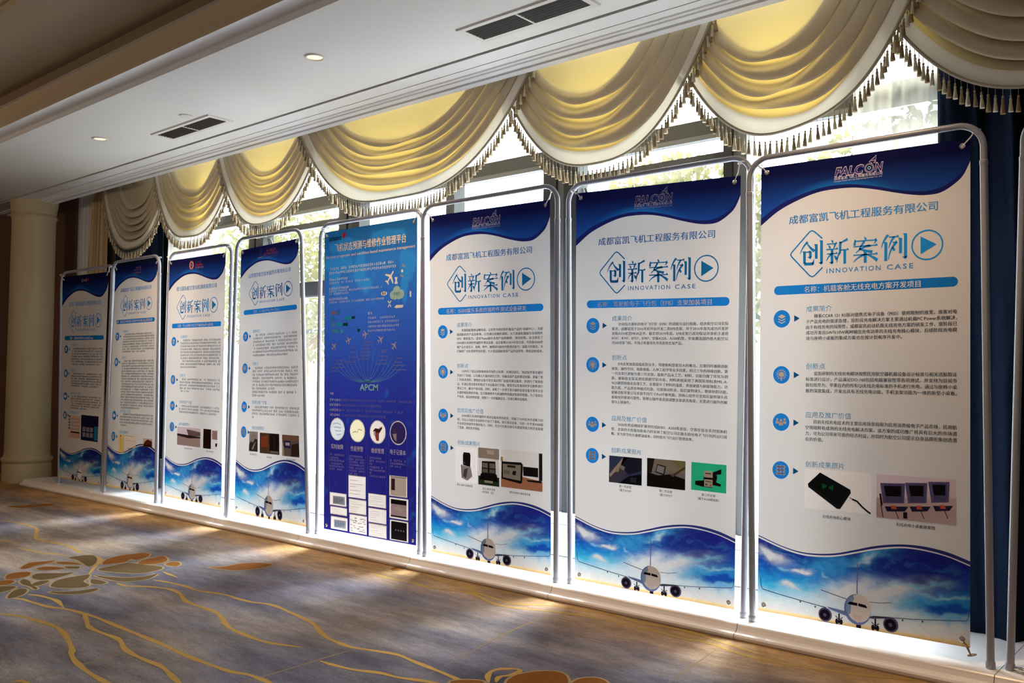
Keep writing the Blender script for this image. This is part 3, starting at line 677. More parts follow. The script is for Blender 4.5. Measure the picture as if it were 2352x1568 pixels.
# ---------------------------------------------------------------- ceiling fittings
def vent(x0, x1, y0, y1, label):
    root = empty('air_vent', ((x0 + x1) / 2, (y0 + y1) / 2, Z0))
    tag(root, label, 'vent', 'air vents in the ceiling strip')
    fx, fy = .035, .033
    zt, zb = Z0 + .001, Z0 - .009
    m = MB()
    def ring(a0, a1, b0, b1, za, c0, c1, d0, d1, zb_):
        A = [(a0, b0, za), (a1, b0, za), (a1, b1, za), (a0, b1, za)]; B = [(c0, d0, zb_), (c1, d0, zb_), (c1, d1, zb_), (c0, d1, zb_)]
        m.add(A + B, [(i, (i + 1) % 4, 4 + (i + 1) % 4, 4 + i) for i in range(4)], M_VENT)
    ring(x0, x1, y0, y1, zt, x0 + .006, x1 - .006, y0 + .006, y1 - .006, zb)
    ring(x0 + .006, x1 - .006, y0 + .006, y1 - .006, zb, x0 + fx, x1 - fx, y0 + fy, y1 - fy, zb + .001)
    ring(x0 + fx, x1 - fx, y0 + fy, y1 - fy, zb + .001, x0 + fx, x1 - fx, y0 + fy, y1 - fy, Z0 - .0005)
    m.build('frame', root)
    m = MB(); m.box(x0 + fx, x1 - fx, y0 + fy, y1 - fy, Z0 - .0012, Z0 - .0006, M_SHADE); m.build('shade_sheet', root)
    m = MB()
    n = 6
    for i in range(n):
        yy = y0 + fy + (y1 - y0 - 2 * fy) * (i + .5) / n
        vs_ = [(x0 + fx, yy - .006, Z0 - .003), (x1 - fx, yy - .006, Z0 - .003), (x1 - fx, yy + .004, Z0 - .0085), (x0 + fx, yy + .004, Z0 - .0085),
               (x0 + fx, yy - .006, Z0 - .0016), (x1 - fx, yy - .006, Z0 - .0016), (x1 - fx, yy + .004, Z0 - .0065), (x0 + fx, yy + .004, Z0 - .0065)]
        m.add(vs_, [(0, 1, 2, 3), (7, 6, 5, 4), (0, 4, 5, 1), (2, 6, 7, 3)], M_SLAT)
    m.build('grille', root)
    m = MB(); xm = (x0 + x1) / 2; m.box(xm - .005, xm + .005, y0 + fy, y1 - fy, Z0 - .0095, Z0 - .002, M_VENT); m.build('divider', root)
vent(-2.93, -2.225, -.441, -.24, 'large ceiling air vent over the widest swag, nearest the camera')
vent(-5.84, -5.1, -.445, -.258, 'smaller-looking far air vent in the ceiling, toward the pillar')
for x, y, lb in ((-3.744, -.64, 'lit round ceiling downlight between the two air vents'), (-6.233, -.606, 'lit round ceiling downlight nearest the pillar, beyond the far vent')):
    root = empty('downlight', (x, y, Z0)); tag(root, lb, 'downlight', 'recessed ceiling downlights')
    m = MB(); m.lathe([(.052, -.0005), (.051, -.005), (.045, -.008), (.041, -.006), (.040, -.0008)], (x, y, Z0), M_VENT, 32, cap=False); m.build('trim_ring', root, smooth=60)
    m = MB(); m.lathe([(.040, -.0012), (.03, -.003), (.0, -.0035)], (x, y, Z0), M_BULB, 32, cap=False); m.build('bulb', root, smooth=180)
m = MB(); m.lathe([(.042, -.0005), (.041, -.006), (.0, -.0065)], (-5.247, -.512, Z0), M_VENT, 28, cap=False)
tag(m.build('sprinkler_cover', smooth=40, loc=(-5.247, -.512, Z0)), 'small flat round plate on the ceiling beside the far vent', 'sprinkler cover')

# ---------------------------------------------------------------- banner stands
ZB = 0.058
def stand(lf, rf, lt, rt, top, y, label, extra=False):
    root = empty('display_stand', ((lf + rf) / 2, y, ZB))
    tag(root, label, 'stand', 'banner stands on the window ledge')
    zj = 1.80
    R = 0.085
    def edge(f, t, z_): return f + (t - f) * (z_ - ZB) / (1.86 - ZB)
    for f, t in ((lf, lt), (rf, rt)):
        m = MB(); m.tube([(edge(f, t, ZB + .004), y, ZB + .004), (edge(f, t, zj), y, zj)], .0132, M_TUBE, 16); leg = m.build('leg', root, smooth=50)
        m = MB(); m.lathe([(.015, 0), (.016, .002), (.016, .02), (.0142, .024)], (f, y, ZB), M_TUBE, 18); m.build('foot_cap', leg, smooth=50)
    pts = [(edge(lf, lt, zj - .03), zj - .03)]
    a, b = edge(lf, lt, top - R), edge(rf, rt, top - R)
    for k in range(0, 91, 10):
        w_ = math.radians(k); pts.append((a + R * (1 - math.cos(w_)), top - R + R * math.sin(w_)))
    for k in range(90, -1, -10):
        w_ = math.radians(k); pts.append((b - R * (1 - math.cos(w_)), top - R + R * math.sin(w_)))
    pts.append((edge(rf, rt, zj - .03), zj - .03))
    m = MB(); m.tube([(x, y, z_) for x, z_ in pts], .0118, M_TUBE, 16); arch = m.build('top_arch', root, smooth=50)
    for f, t in ((lf, lt), (rf, rt)):
        x_ = edge(f, t, zj); m = MB(); m.lathe([(.0136, -.014), (.0142, -.012), (.0142, .001), (.0136, .003), (.0118, .004)], (x_, y, zj), M_TUBE, 16, cap=False); m.build('joint_sleeve', arch, smooth=50)
    if extra:
        m = MB()
        m.tube([(lf + .018, y - .01, ZB + .012), (lf + .05, y - .03, ZB + .016), (lf + .09, y - .02, ZB + .01)], .006, M_STEEL, 10)
        m.tube([(lf + .03, y + .01, ZB + .008), (lf + .06, y - .055, ZB + .008)], .005, M_STEEL, 10)
        m.build('spring_clip', root, smooth=60)
ST = [(-8.225, -7.385, -8.285, -7.288, 1.928, .012, 'satin metal stand holding the dimmest banner, beside the round pillar'),
      (-7.305, -6.455, -7.262, -6.49, 1.942, -.012, 'satin metal stand, second from the pillar, in front of the far navy curtain'),
      (-6.40, -5.534, -6.383, -5.53, 1.943, .012, 'satin metal stand holding the banner with a round red badge'),
      (-5.476, -4.57, -5.431, -4.69, 1.962, -.012, 'satin metal stand between the round red badge banner and solid blue banner'),
      (-4.514, -3.60, -4.527, -3.605, 1.968, .012, 'satin metal stand holding the solid blue banner'),
      (-3.531, -2.634, -3.582, -2.64, 1.971, -.012, 'satin metal stand next to the solid blue one, holding the bench-equipment photos'),
      (-2.569, -1.683, -2.593, -1.646, 1.962, .014, 'satin metal stand holding the banner with the green-background photo'),
      (-1.63, -0.762, -1.640, -0.764, 1.936, -.014, 'satin metal stand nearest the camera, holding the wireless charging banner'),
      (-0.708, 0.16, -0.645, 0.15, 1.94, .012, 'satin metal stand in front of the navy curtain, cut by the photo edge')]
for i, s in enumerate(ST):
    stand(*s, extra=(i == 8))

# ---------------------------------------------------------------- banners
BW, BH = 0.8, 1.8
def homography(src, dst):
    A, b = [], []
    for (x, y), (u, v) in zip(src, dst):
        A += [[x, y, 1, 0, 0, 0, -u * x, -u * y], [0, 0, 0, x, y, 1, -v * x, -v * y]]; b += [u, v]
    return np.append(np.linalg.solve(np.array(A, float), np.array(b, float)), 1).reshape(3, 3)
class Banner:
    def __init__(self, corners, label, y=-0.002):
        self.H = homography([(0, BH), (BW, BH), (BW, 0), (0, 0)], [(x, z_ + 1.036) for x, z_ in corners])
        self.y = y
        xs_ = [c_[0] for c_ in corners]
        self.root = empty('banner', (sum(xs_) / 4, y, min(c_[1] for c_ in corners) + 1.036))
        tag(self.root, label, 'banner', 'printed banners tied into the stands')
    def world(self, uv, layer):
        uv = np.asarray(uv, float).reshape(-1, 2)
        q_ = np.c_[uv, np.ones(len(uv))] @ self.H.T
        xz = q_[:, :2] / q_[:, 2:]
        return [(x, self.y - .0007 * layer, z_) for x, z_ in xz]
    def flat(self, m, uv, faces, layer, mat):
        m.add(self.world(uv, layer), faces, mat)
    def poly(self, m, uv, layer, mat):
        self.flat(m, uv, tess(uv), layer, mat)
    def rect(self, m, u0, u1, v0, v1, layer, mat):
        self.flat(m, [(u0, v0), (u1, v0), (u1, v1), (u0, v1)], [(0, 1, 2, 3)], layer, mat)
    def disc(self, m, u, v, r, layer, mat, ry=None, n=32, a0=0, a1=360):
        ry = ry or r
        self.poly(m, [(u + r * math.cos(math.radians(a0 + (a1 - a0) * k / n)), v + ry * math.sin(math.radians(a0 + (a1 - a0) * k / n))) for k in range(n)], layer, mat)
    def line(self, m, pts, w, layer, mat, closed=False):
        q_ = [Vector((a, b)) for a, b in pts]; n = len(q_); vs_ = []
        for i in range(n):
            t = (q_[(i + 1) % n] - q_[i - 1]) if closed else (q_[min(i + 1, n - 1)] - q_[max(i - 1, 0)])
            t = t.normalized() if t.length > 1e-9 else Vector((1, 0)); nn = Vector((-t.y, t.x)) * w / 2
            vs_ += [tuple(q_[i] + nn), tuple(q_[i] - nn)]
        e = n if closed else n - 1
        self.flat(m, vs_, [(2 * i, 2 * i + 1, (2 * i + 3) % (2 * n), (2 * i + 2) % (2 * n)) for i in range(e)], layer, mat)
    def text(self, m, body, x0, yc, size, layer, mat, x1=None, bold=0.0, shear=0.0, align='L', space=1.0):
        """size = height of a full-width character; x1 stretches the line to end there"""
        cjk = any(ord(ch) > 0x2fff for ch in body)
        a, fs_ = glyphs(body, 0.0 if cjk else bold, shear, space)
        if not len(a): return
        s = size / .92
        lo, hi = a[:, 0].min(), a[:, 0].max()
        mid = .385 if cjk else .35
        if x1 is not None: sx = (x1 - x0) / (hi - lo)
        else: sx = s
        ox = x0 - lo * sx
        if align == 'C': ox = x0 - (lo + hi) / 2 * sx
        if not cjk: s = size / .7
        for k, dx in enumerate((0,) if not (cjk and bold) else (-bold, bold)):
            self.flat(m, np.c_[ox + (a[:, 0] + dx) * sx, yc + (a[:, 1] - mid) * s], fs_, layer + .04 * k, mat)
    def marks(self, m, x0, x1, yc, h, layer, mat, rnd, gap=.08):
        """a line of lettering too small to read: stroke clusters of character size"""
        n = max(1, int((x1 - x0) / (h * 1.02))); p = (x1 - x0) / n
        for i in range(n):
            if rnd.random() < gap: continue
            a, b = x0 + p * (i + .08), x0 + p * (i + .92)
            for k in range(4):
                if rnd.random() < .85:
                    yy = yc + h * (-.40 + .26 * k) + rnd.uniform(-.04, .04) * h
                    e = rnd.uniform(0, .25) * p
                    self.rect(m, a + e, b - rnd.uniform(0, .2) * p, yy - h * .055, yy + h * .055, layer, mat)
            for xx in (a + (b - a) * rnd.choice((.1, .25, .4)), a + (b - a) * rnd.choice((.55, .7, .9))):
                self.rect(m, xx - h * .05, xx + h * .05, yc - h * rnd.uniform(.25, .46), yc + h * rnd.uniform(.2, .46), layer, mat)
    def part(self, m, name, label=None, of=None):
        o = m.build(name, of or self.root)
        if label: o['label'] = label
        return o
    def painted(self, name, P, C, layer, drop=None):
        """P rows of (u, v); C rows of linear colours"""
        h, w_ = P.shape[:2]
        m = MB(); m.grid([self.world(P[i], layer) for i in range(h)], ink_painted())
        if drop is not None:      # the sheet is printed white there: that print is a part of its own
            keep = [k for k, f in enumerate(m.f) if not drop(P.reshape(-1, 2)[list(f)])]
            m.f = [m.f[k] for k in keep]; m.m = [m.m[k] for k in keep]
        o = self.part(m, name)
        at = o.data.color_attributes.new('ink', 'FLOAT_COLOR', 'POINT')
        at.data.foreach_set('color', np.c_[C.reshape(-1, 3), np.ones(h * w_)].ravel().astype(np.float32))
        return o

def spline(pts, n):
    xs_, ys_ = np.array([p_[0] for p_ in pts]), np.array([p_[1] for p_ in pts])
    h = np.diff(xs_); d = np.diff(ys_) / h
    mm = np.r_[d[0], (d[:-1] + d[1:]) / 2, d[-1]]
    x = np.linspace(xs_[0], xs_[-1], n); i = np.clip(np.searchsorted(xs_, x) - 1, 0, len(h) - 1)
    t = (x - xs_[i]) / h[i]
    y = (2 * t**3 - 3 * t**2 + 1) * ys_[i] + (t**3 - 2 * t**2 + t) * h[i] * mm[i] + (-2 * t**3 + 3 * t**2) * ys_[i + 1] + (t**3 - t**2) * h[i] * mm[i + 1]
    return np.c_[x, y]
HDR = spline([(0, 1.560), (.072, 1.611), (.151, 1.646), (.24, 1.671), (.321, 1.676), (.389, 1.672), (.466, 1.656), (.541, 1.635), (.609, 1.619), (.65, 1.614), (.7, 1.618), (.744, 1.642), (.778, 1.674), (.8, 1.72)], 81)
HDI = spline([(0, 1.588), (.072, 1.634), (.151, 1.664), (.24, 1.686), (.321, 1.691), (.389, 1.685), (.466, 1.668), (.541, 1.647), (.609, 1.633), (.655, 1.630), (.7, 1.637), (.744, 1.66), (.778, 1.692), (.8, 1.736)], 81)
STR = spline([(0, .303), (.11, .269), (.183, .257), (.254, .259), (.323, .27), (.39, .29), (.456, .311), (.521, .326), (.575, .333), (.645, .334), (.726, .323), (.8, .301)], 161)
STB = spline([(0, .299), (.11, .265), (.183, .252), (.254, .253), (.323, .263), (.39, .282), (.456, .302), (.521, .317), (.575, .3245), (.645, .323), (.726, .31), (.8, .288)], 161)
SKT = spline([(0, .292), (.11, .258), (.183, .2455), (.254, .2465), (.323, .257), (.39, .276), (.456, .296), (.521, .311), (.575, .319), (.645, .318), (.726, .306), (.8, .283)], 161)

def fbm(x, y, seed, octs=5):
    rs = np.random.RandomState(seed); out = np.zeros_like(x); amp = .5
    for o in range(octs):
        g = rs.rand(64, 64)
        xi, yi = np.floor(x).astype(int), np.floor(y).astype(int)
        fx, fy = x - xi, y - yi
        fx, fy = fx * fx * (3 - 2 * fx), fy * fy * (3 - 2 * fy)
        G = lambda a, b: g[a % 64, b % 64]
        out += amp * ((G(xi, yi) * (1 - fx) + G(xi + 1, yi) * fx) * (1 - fy) + (G(xi, yi + 1) * (1 - fx) + G(xi + 1, yi + 1) * fx) * fy)
        x, y, amp = x * 2.03 + 7.1, y * 2.03 + 3.7, amp * .5
    return out
L3 = lambda r, g, b: np.array([lin(r), lin(g), lin(b)])
def sky_picture():
    n, h = 321, 130
    P = np.zeros((h, n, 2)); uu_ = np.linspace(0, .8, n); P[..., 0] = uu_[None]; P[..., 1] = np.linspace(0, 1, h)[:, None] * np.interp(uu_, SKT[:, 0], SKT[:, 1])[None]
    u, v = P[..., 0], P[..., 1]
    wu, wv = u + (fbm(u * 14, v * 22, 1) - .5) * .10, v + (fbm(u * 16 + 9, v * 26, 2) - .5) * .06
    stops = [(0.0, L3(206, 170, 112)), (.012, L3(226, 200, 150)), (.03, L3(214, 216, 218)), (.075, L3(190, 214, 226)), (.115, L3(56, 170, 214)), (.16, L3(26, 118, 196)), (.215, L3(24, 66, 158)), (.27, L3(30, 34, 122)), (.34, L3(30, 28, 108))]
    xs_ = [s[0] for s in stops]
    vv = np.clip(wv * .6 + v * .4 - .02 * (u - .4), 0, .33)
    low = v < .03; vv = np.where(low, v, np.maximum(vv, .03))
    C = np.stack([np.interp(vv, xs_, [s[1][k] for s in stops]) for k in range(3)], -1)
    def blob(cu, cv, ru, rv, rot=0):
        du, dv = wu - cu, wv - cv; c_, s_ = math.cos(rot), math.sin(rot)
        return np.exp(-(((du * c_ + dv * s_) / ru) ** 2 + ((-du * s_ + dv * c_) / rv) ** 2))
    def paint(mask, col, k=1.0):
        nonlocal C
        mm_ = np.clip(mask * k, 0, 1)[..., None]; C = C * (1 - mm_) + col * mm_
    tex = fbm(u * 40, v * 60, 5)
    wisp = fbm(wu * 34, wv * 95, 7, 6); fine = fbm(wu * 90, wv * 130, 8, 4)
    body = np.clip((v - .06) / .05, 0, 1)
    paint(np.clip((wisp - .45) * 1.8, 0, 1) * body * np.clip((.30 - v) / .06, 0, 1), L3(96, 190, 222), .4)
    paint(np.clip((.46 - wisp) * 1.6, 0, 1) * body, L3(22, 52, 140), .28)
    paint(blob(.27, .215, .12, .035, .2) * (.4 + tex * .9), L3(58, 160, 214), .75)
    paint(blob(.45, .275, .10, .018, .25) * (.4 + tex), L3(64, 160, 214), .9)
    paint(blob(.43, .262, .035, .009, .3), L3(190, 214, 222), .8)
    paint(blob(.64, .22, .17, .04, -.1), L3(28, 30, 112), .8)
    paint(blob(.06, .185, .10, .03), L3(28, 70, 168), .6)
    paint(blob(.045, .225, .055, .018, -.25) * 1.6, L3(204, 206, 212), 1)
    paint(blob(.175, .182, .026, .010) * 1.5, L3(206, 206, 212), .95)
    paint(blob(.125, .182, .014, .010), L3(120, 180, 214), .8)
    paint(blob(.28, .175, .012, .008), L3(140, 190, 214), .7)
    paint(blob(.145, .11, .04, .012, -.15) * 1.3, L3(208, 202, 206), .9)
    paint(blob(.36, .125, .10, .038, .35) * 1.4, L3(200, 206, 214), .95)
    paint(blob(.50, .145, .13, .028, .25) * 1.35, L3(204, 204, 208), .92)
    paint(blob(.42, .10, .12, .04) * 1.2, L3(206, 208, 212), .9)
    paint(blob(.63, .19, .09, .008, .2) * (.5 + tex), L3(120, 188, 212), .8)
    paint(blob(.70, .165, .10, .007, .1) * (.5 + tex), L3(130, 186, 208), .8)
    paint(blob(.735, .125, .12, .020, .12) * 1.3, L3(26, 74, 168), .95)
    paint(blob(.76, .085, .10, .018), L3(44, 146, 212), .7)
    paint(blob(.69, .073, .022, .004) * 1.3, L3(190, 214, 222), .8)
    paint(blob(.57, .072, .024, .003) * 1.2, L3(206, 212, 220), .8)
    paint(np.clip((.055 - v) / .03, 0, 1) * (v > .014) * (1.0 - .55 * np.clip((u - .5) / .3, 0, 1)), L3(212, 214, 218), .8)
    C *= (.91 + .18 * fine)[..., None]
    return P, np.clip(C, 0, 1)
SKYP, SKYC = sky_picture()
def header_picture():
    n, h = 81, 16
    P = np.zeros((h, n, 2)); P[..., 0] = HDI[:, 0][None]
    t = np.linspace(0, 1, h)[:, None]
    P[..., 1] = HDI[:, 1][None] * (1 - t) + 1.8 * t
    d = np.clip((P[..., 1] - 1.60) / .16, 0, 1)
    k = np.exp(-((P[..., 0] - .34) / .17) ** 2)
    C = L3(30, 74, 156) * (1 - d)[..., None] + L3(20, 22, 66) * d[..., None]
    near = np.clip(1 - (P[..., 1] - HDI[:, 1][None]) / .03, 0, 1) * k
    C = C * (1 - near[..., None] * .8) + L3(30, 112, 190) * near[..., None] * .8
    return P, C
HDRP, HDRC = header_picture()

WHITE, BLUE, NAVYI, DARK, GREY = ink(212, 210, 212), ink(28, 118, 198), ink(36, 40, 104), ink(40, 38, 44), ink(120, 116, 118)
LWHITE = solid('white_ink', rgb(248, 248, 248), 0.8, spec=0.1)
HEAD = solid('heading_ink', rgb(100, 190, 250), .8, spec=.1)
COMP = solid('company_ink', rgb(52, 146, 240), .8, spec=.1)
HBLUE = solid('headline_ink', rgb(34, 150, 248), .8, spec=.1)

def song_stroke(s):
    k = s[0]
    if k == 'h':                                     # thin bar ending in a small triangle
        x0, x1, y = s[1:]; return [[(x0, y - 2.3), (x1, y - 2.3), (x1, y + 2.3), (x0, y + 2.3)], [(x1 - 11, y + 1), (x1 - 4, y + 7), (x1 + 1, y - 1.8)]]
    if k == 'v':                                     # heavy stem with a flared head
        x, y0, y1 = s[1:4]; w = 5.8; return [[(x - w, y1), (x + w, y1), (x + w, y0), (x - w, y0)], [(x - w - 3.5, y0 + 3), (x + w, y0 + 1), (x + w, y0 - 4), (x - w, y0 - 6)]]
    if k == 'k':                                     # hook at the foot of a stem
        x, y = s[1:]; return [[(x + 4.6, y + 9), (x + 4, y + 1), (x, y - 4), (x - 13, y + 6), (x - 12, y + 8), (x - 4.6, y + 5)]]
    if k == 'd':                                     # drop-shaped dot
        x0, y0, x1, y1 = s[1:]; dx, dy = x1 - x0, y1 - y0; return [[(x0, y0), (x0 + dx * .5 - dy * .22, y0 + dy * .5 + dx * .22), (x1 - dy * .2, y1 + dx * .2), (x1, y1), (x1 + dy * .3, y1 - dx * .3), (x0 + dx * .5 + dy * .25, y0 + dy * .5 - dx * .25)]]
    x0, y0, x1, y1, w0, w1, bend = s[1:]             # 'f': tapering, slightly bowed falling stroke
    n, A, B = 10, [], []
    L_ = math.hypot(x1 - x0, y1 - y0); nx, ny = -(y1 - y0) / L_, (x1 - x0) / L_
    for i in range(n + 1):
        t = i / n; o = bend * 4 * t * (1 - t); w = (w0 + (w1 - w0) * t) * .66
        cx, cy = x0 + (x1 - x0) * t + nx * o, y0 + (y1 - y0) * t + ny * o
        A.append((cx + nx * w, cy + ny * w)); B.append((cx - nx * w, cy - ny * w))
    return [A + B[::-1]]
SONG = [
    [('f', 33, 98, 1, 50, 7, 2, -4), ('f', 31, 92, 63, 58, 3, 10, -3), ('h', 17, 47, 56), ('v', 45, 56, 34), ('k', 45, 30), ('v', 20, 58, 10), ('f', 18, 8, 58, 7, 9, 9, -1), ('f', 56, 5, 60, 24, 8, 2, 0), ('v', 70, 84, 26), ('v', 92, 98, 6), ('k', 92, 4)],
    [('d', 24, 99, 33, 87), ('h', 5, 50, 82), ('d', 13, 79, 20, 65), ('f', 42, 80, 35, 62, 7, 3, 0), ('h', 2, 54, 60), ('h', 5, 52, 42), ('v', 28, 60, 4), ('k', 28, 2), ('f', 24, 40, 3, 14, 6, 2, -2), ('d', 36, 36, 50, 18), ('f', 95, 96, 62, 82, 8, 3, 0), ('f', 64, 88, 62, 42, 9, 7, 0), ('f', 62, 44, 50, 4, 7, 2, -4), ('h', 64, 100, 54), ('v', 83, 54, -2)],
    [('d', 44, 100, 54, 88), ('f', 10, 90, 7, 68, 4, 8, 0), ('h', 10, 95, 84), ('f', 94, 84, 84, 70, 6, 2, 0), ('f', 46, 82, 26, 52, 7, 4, 0), ('f', 25, 54, 78, 38, 4, 9, -2), ('h', 3, 98, 63), ('f', 70, 63, 12, 37, 8, 2, -6), ('h', 3, 98, 29), ('v', 50, 42, -4), ('f', 47, 29, 3, 1, 7, 2, -4), ('f', 53, 29, 97, 3, 3, 10, 3)],
    [('f', 27, 99, 1, 50, 8, 2, -4), ('v', 18, 70, -2), ('h', 30, 68, 90), ('f', 50, 90, 29, 46, 7, 2, -3), ('h', 44, 62, 68), ('f', 60, 69, 28, 2, 8, 2, -7), ('d', 42, 52, 52, 36), ('v', 74, 82, 24), ('v', 93, 98, 6), ('k', 93, 4)]]
def headline(b):
    """four bold brush-print characters with thin bars and heavy stems, in an open diamond"""
    m = MB()
    for (x0, x1), strokes in zip(((.168, .264), (.273, .364), (.379, .476), (.487, .583)), SONG):
        w_, h_ = (x1 - x0) / 100, .0965 / 100
        for st_ in strokes:
            for k, pl in enumerate(song_stroke(st_)):
                b.poly(m, [(x0 + x * w_, 1.3835 + y * h_) for x, y in pl], 1 + .03 * k, HBLUE)
    arc = [(.259, 1.487), (.228, 1.516), (.217, 1.5215), (.206, 1.516), (.134, 1.441), (.1295, 1.432), (.134, 1.423), (.208, 1.344), (.219, 1.338), (.229, 1.343), (.261, 1.373)]
    b.line(m, arc, .0052, 1, HBLUE)
    hl = b.part(m, 'headline')
    m = MB()
    ring = [(.653 + .0535 * math.cos(2 * math.pi * k / 48), 1.4305 + .0535 * math.sin(2 * math.pi * k / 48)) for k in range(48)]
    b.line(m, ring, .0052, 1, HBLUE, closed=True)
    b.poly(m, [(.63, 1.463), (.686, 1.4305), (.63, 1.398)], 1, HBLUE)
    b.part(m, 'play_emblem')
    m = MB(); b.text(m, 'INNOVATION', .277, 1.358, .0185, 1, COMP, x1=.485, bold=.006, space=1.3); b.text(m, 'CASE', .508, 1.358, .0185, 1, COMP, x1=.604, bold=.006, space=1.3)
    b.part(m, 'headline_translation', of=hl)
def icon(b, kind, v, read=True):
    m = MB(); u = .094
    b.disc(m, u, v, .0352, .2, BLUE)
    W = lambda *p_: b.poly(m, [(u + x, v + y) for x, y in p_], 2, LWHITE)
    if kind == 0:
        for k, dy in enumerate((-.011, -.001, .009)):
            if k < 2:
                W((-.017, dy), (-.013, dy + .0025), (0, dy - .005), (.013, dy + .0025), (.017, dy), (0, dy - .009))
            else:
                W((-.017, dy), (0, dy + .009), (.017, dy), (0, dy - .009))
    elif kind == 1:
        b.disc(m, u, v + .001, .0115, 2, LWHITE, n=18)
        b.rect(m, u - .005, u + .005, v - .018, v - .008, 2, LWHITE); b.rect(m, u - .003, u + .003, v - .0235, v - .0195, 2, LWHITE)
        for k in range(13):
            a = math.radians(-52 + k * 284 / 12); c_, s_ = math.cos(a), math.sin(a)
            b.line(m, [(u + .0145 * c_, v + .001 + .0145 * s_), (u + .0215 * c_, v + .001 + .0215 * s_)], .0038, 2, LWHITE)
    elif kind == 2:
        for dx, dy, k in ((-.0155, .004, .85), (.0155, .004, .85), (0, -.001, 1)):
            b.disc(m, u + dx, v + dy + .008 * k, .0058 * k, 2.3, LWHITE, n=16)
            b.poly(m, [(u + dx + x * k, v + dy + y * k) for x, y in ((-.009, -.0125), (.009, -.0125), (.0085, -.001), (.005, .002), (0, -.001), (-.005, .002), (-.0085, -.001))], 2.3, LWHITE)
    else:
        for i in range(3):
            for j in range(3):
                b.disc(m, u + (i - 1) * .0135, v + (j - 1) * .0135, .0062, 2, LWHITE, n=8)
        for i in range(3):
            b.rect(m, u - .016, u + .016, v + (i - 1) * .0135 - .0015, v + (i - 1) * .0135 + .0015, 2, LWHITE)
    b.part(m, 'section_icon')
    m = MB(); b.poly(m, [(.146, v + .013), (.169, v), (.146, v - .013)], 1, BLUE); b.part(m, 'section_arrow')
HEADS = ['成果简介', '创新点', '应用及推广价值', '创新成果照片']
def airplane(b, sky):
    m = MB(); L_ = 2
    FUS, FUB, WING, DK, EN, RED = solid('fuselage_ink', rgb(236, 236, 242), .8, spec=.1), ink(120, 140, 200), ink(90, 96, 130), ink(34, 30, 48), ink(96, 92, 128), solid('nose_ink', rgb(230, 218, 220), .8, spec=.1)
    SH = ink(150, 130, 110)
    b.poly(m, [(.40, .128), (.4045, .128), (.4035, .25), (.4015, .25)], L_, FUB)                       # fin
    for pts, w_ in (([(.012, .135), (.0155, .10), (.022, .089), (.10, .078), (.20, .066), (.283, .057)], .003), ([(.262, .122), (.31, .112), (.362, .102)], .0028),
                    ([(.449, .105), (.49, .1065), (.53, .115)], .0022), ([(.462, .053), (.522, .059), (.60, .066), (.70, .079), (.788, .092), (.7925, .098), (.797, .128)], .0026)):
        b.line(m, pts, w_, L_, WING)
    b.poly(m, [(.286, .062), (.36, .055), (.37, .036), (.30, .053)], L_, FUB)
    b.poly(m, [(.44, .046), (.462, .055), (.522, .061), (.52, .055), (.46, .044)], L_, WING)
    for u, v in ((.18, .066), (.24, .056), (.57, .06), (.64, .067)):
        b.rect(m, u - .003, u + .003, v - .006, v + .001, L_, WING)
    b.disc(m, .404, .069, .0505, L_ + .5, FUB, ry=.057, n=40)
    b.disc(m, .409, .074, .0460, L_ + 1, FUS, ry=.0515, n=40)
    b.poly(m, [(.362, .086), (.372, .108), (.388, .121), (.392, .108), (.38, .084), (.378, .05), (.368, .046), (.36, .066)], L_ + 1.3, ink(140, 178, 222))
    b.poly(m, [(.386, .05), (.404, .046), (.424, .048), (.418, .026), (.404, .02), (.39, .03)], L_ + 1.3, RED)
    b.poly(m, [(.366, .086), (.376, .095), (.404, .0935), (.404, .083), (.376, .084)], L_ + 1.6, DK)
    b.poly(m, [(.408, .0935), (.434, .091), (.442, .082), (.436, .080), (.408, .083)], L_ + 1.6, DK)
    for u, v, r in ((.280, .030, .0265), (.5275, .034, .0275)):
        b.disc(m, u, v, r, L_ + 1, EN, n=32); b.disc(m, u - .001, v - .001, r * .78, L_ + 1.4, DK, n=32); b.disc(m, u - .001, v - .001, r * .25, L_ + 1.7, EN, n=16)
    for u, t in ((.334, .043), (.471, .046)):
        b.rect(m, u - .0028, u + .0028, .006, t, L_, DK); b.line(m, [(u - .014, .032), (u, .02), (u + .014, .03)], .003, L_, DK)
        for s_ in (-1, 1): b.disc(m, u + s_ * .0085, .0125, .006, L_ + .5, DK, ry=.0105, n=16)
    b.rect(m, .400, .418, 0.001, .013, L_, DK)
    b.rect(m, .25, .34, 0.0005, .003, L_ - .5, SH)
    b.part(m, 'airplane', of=sky)
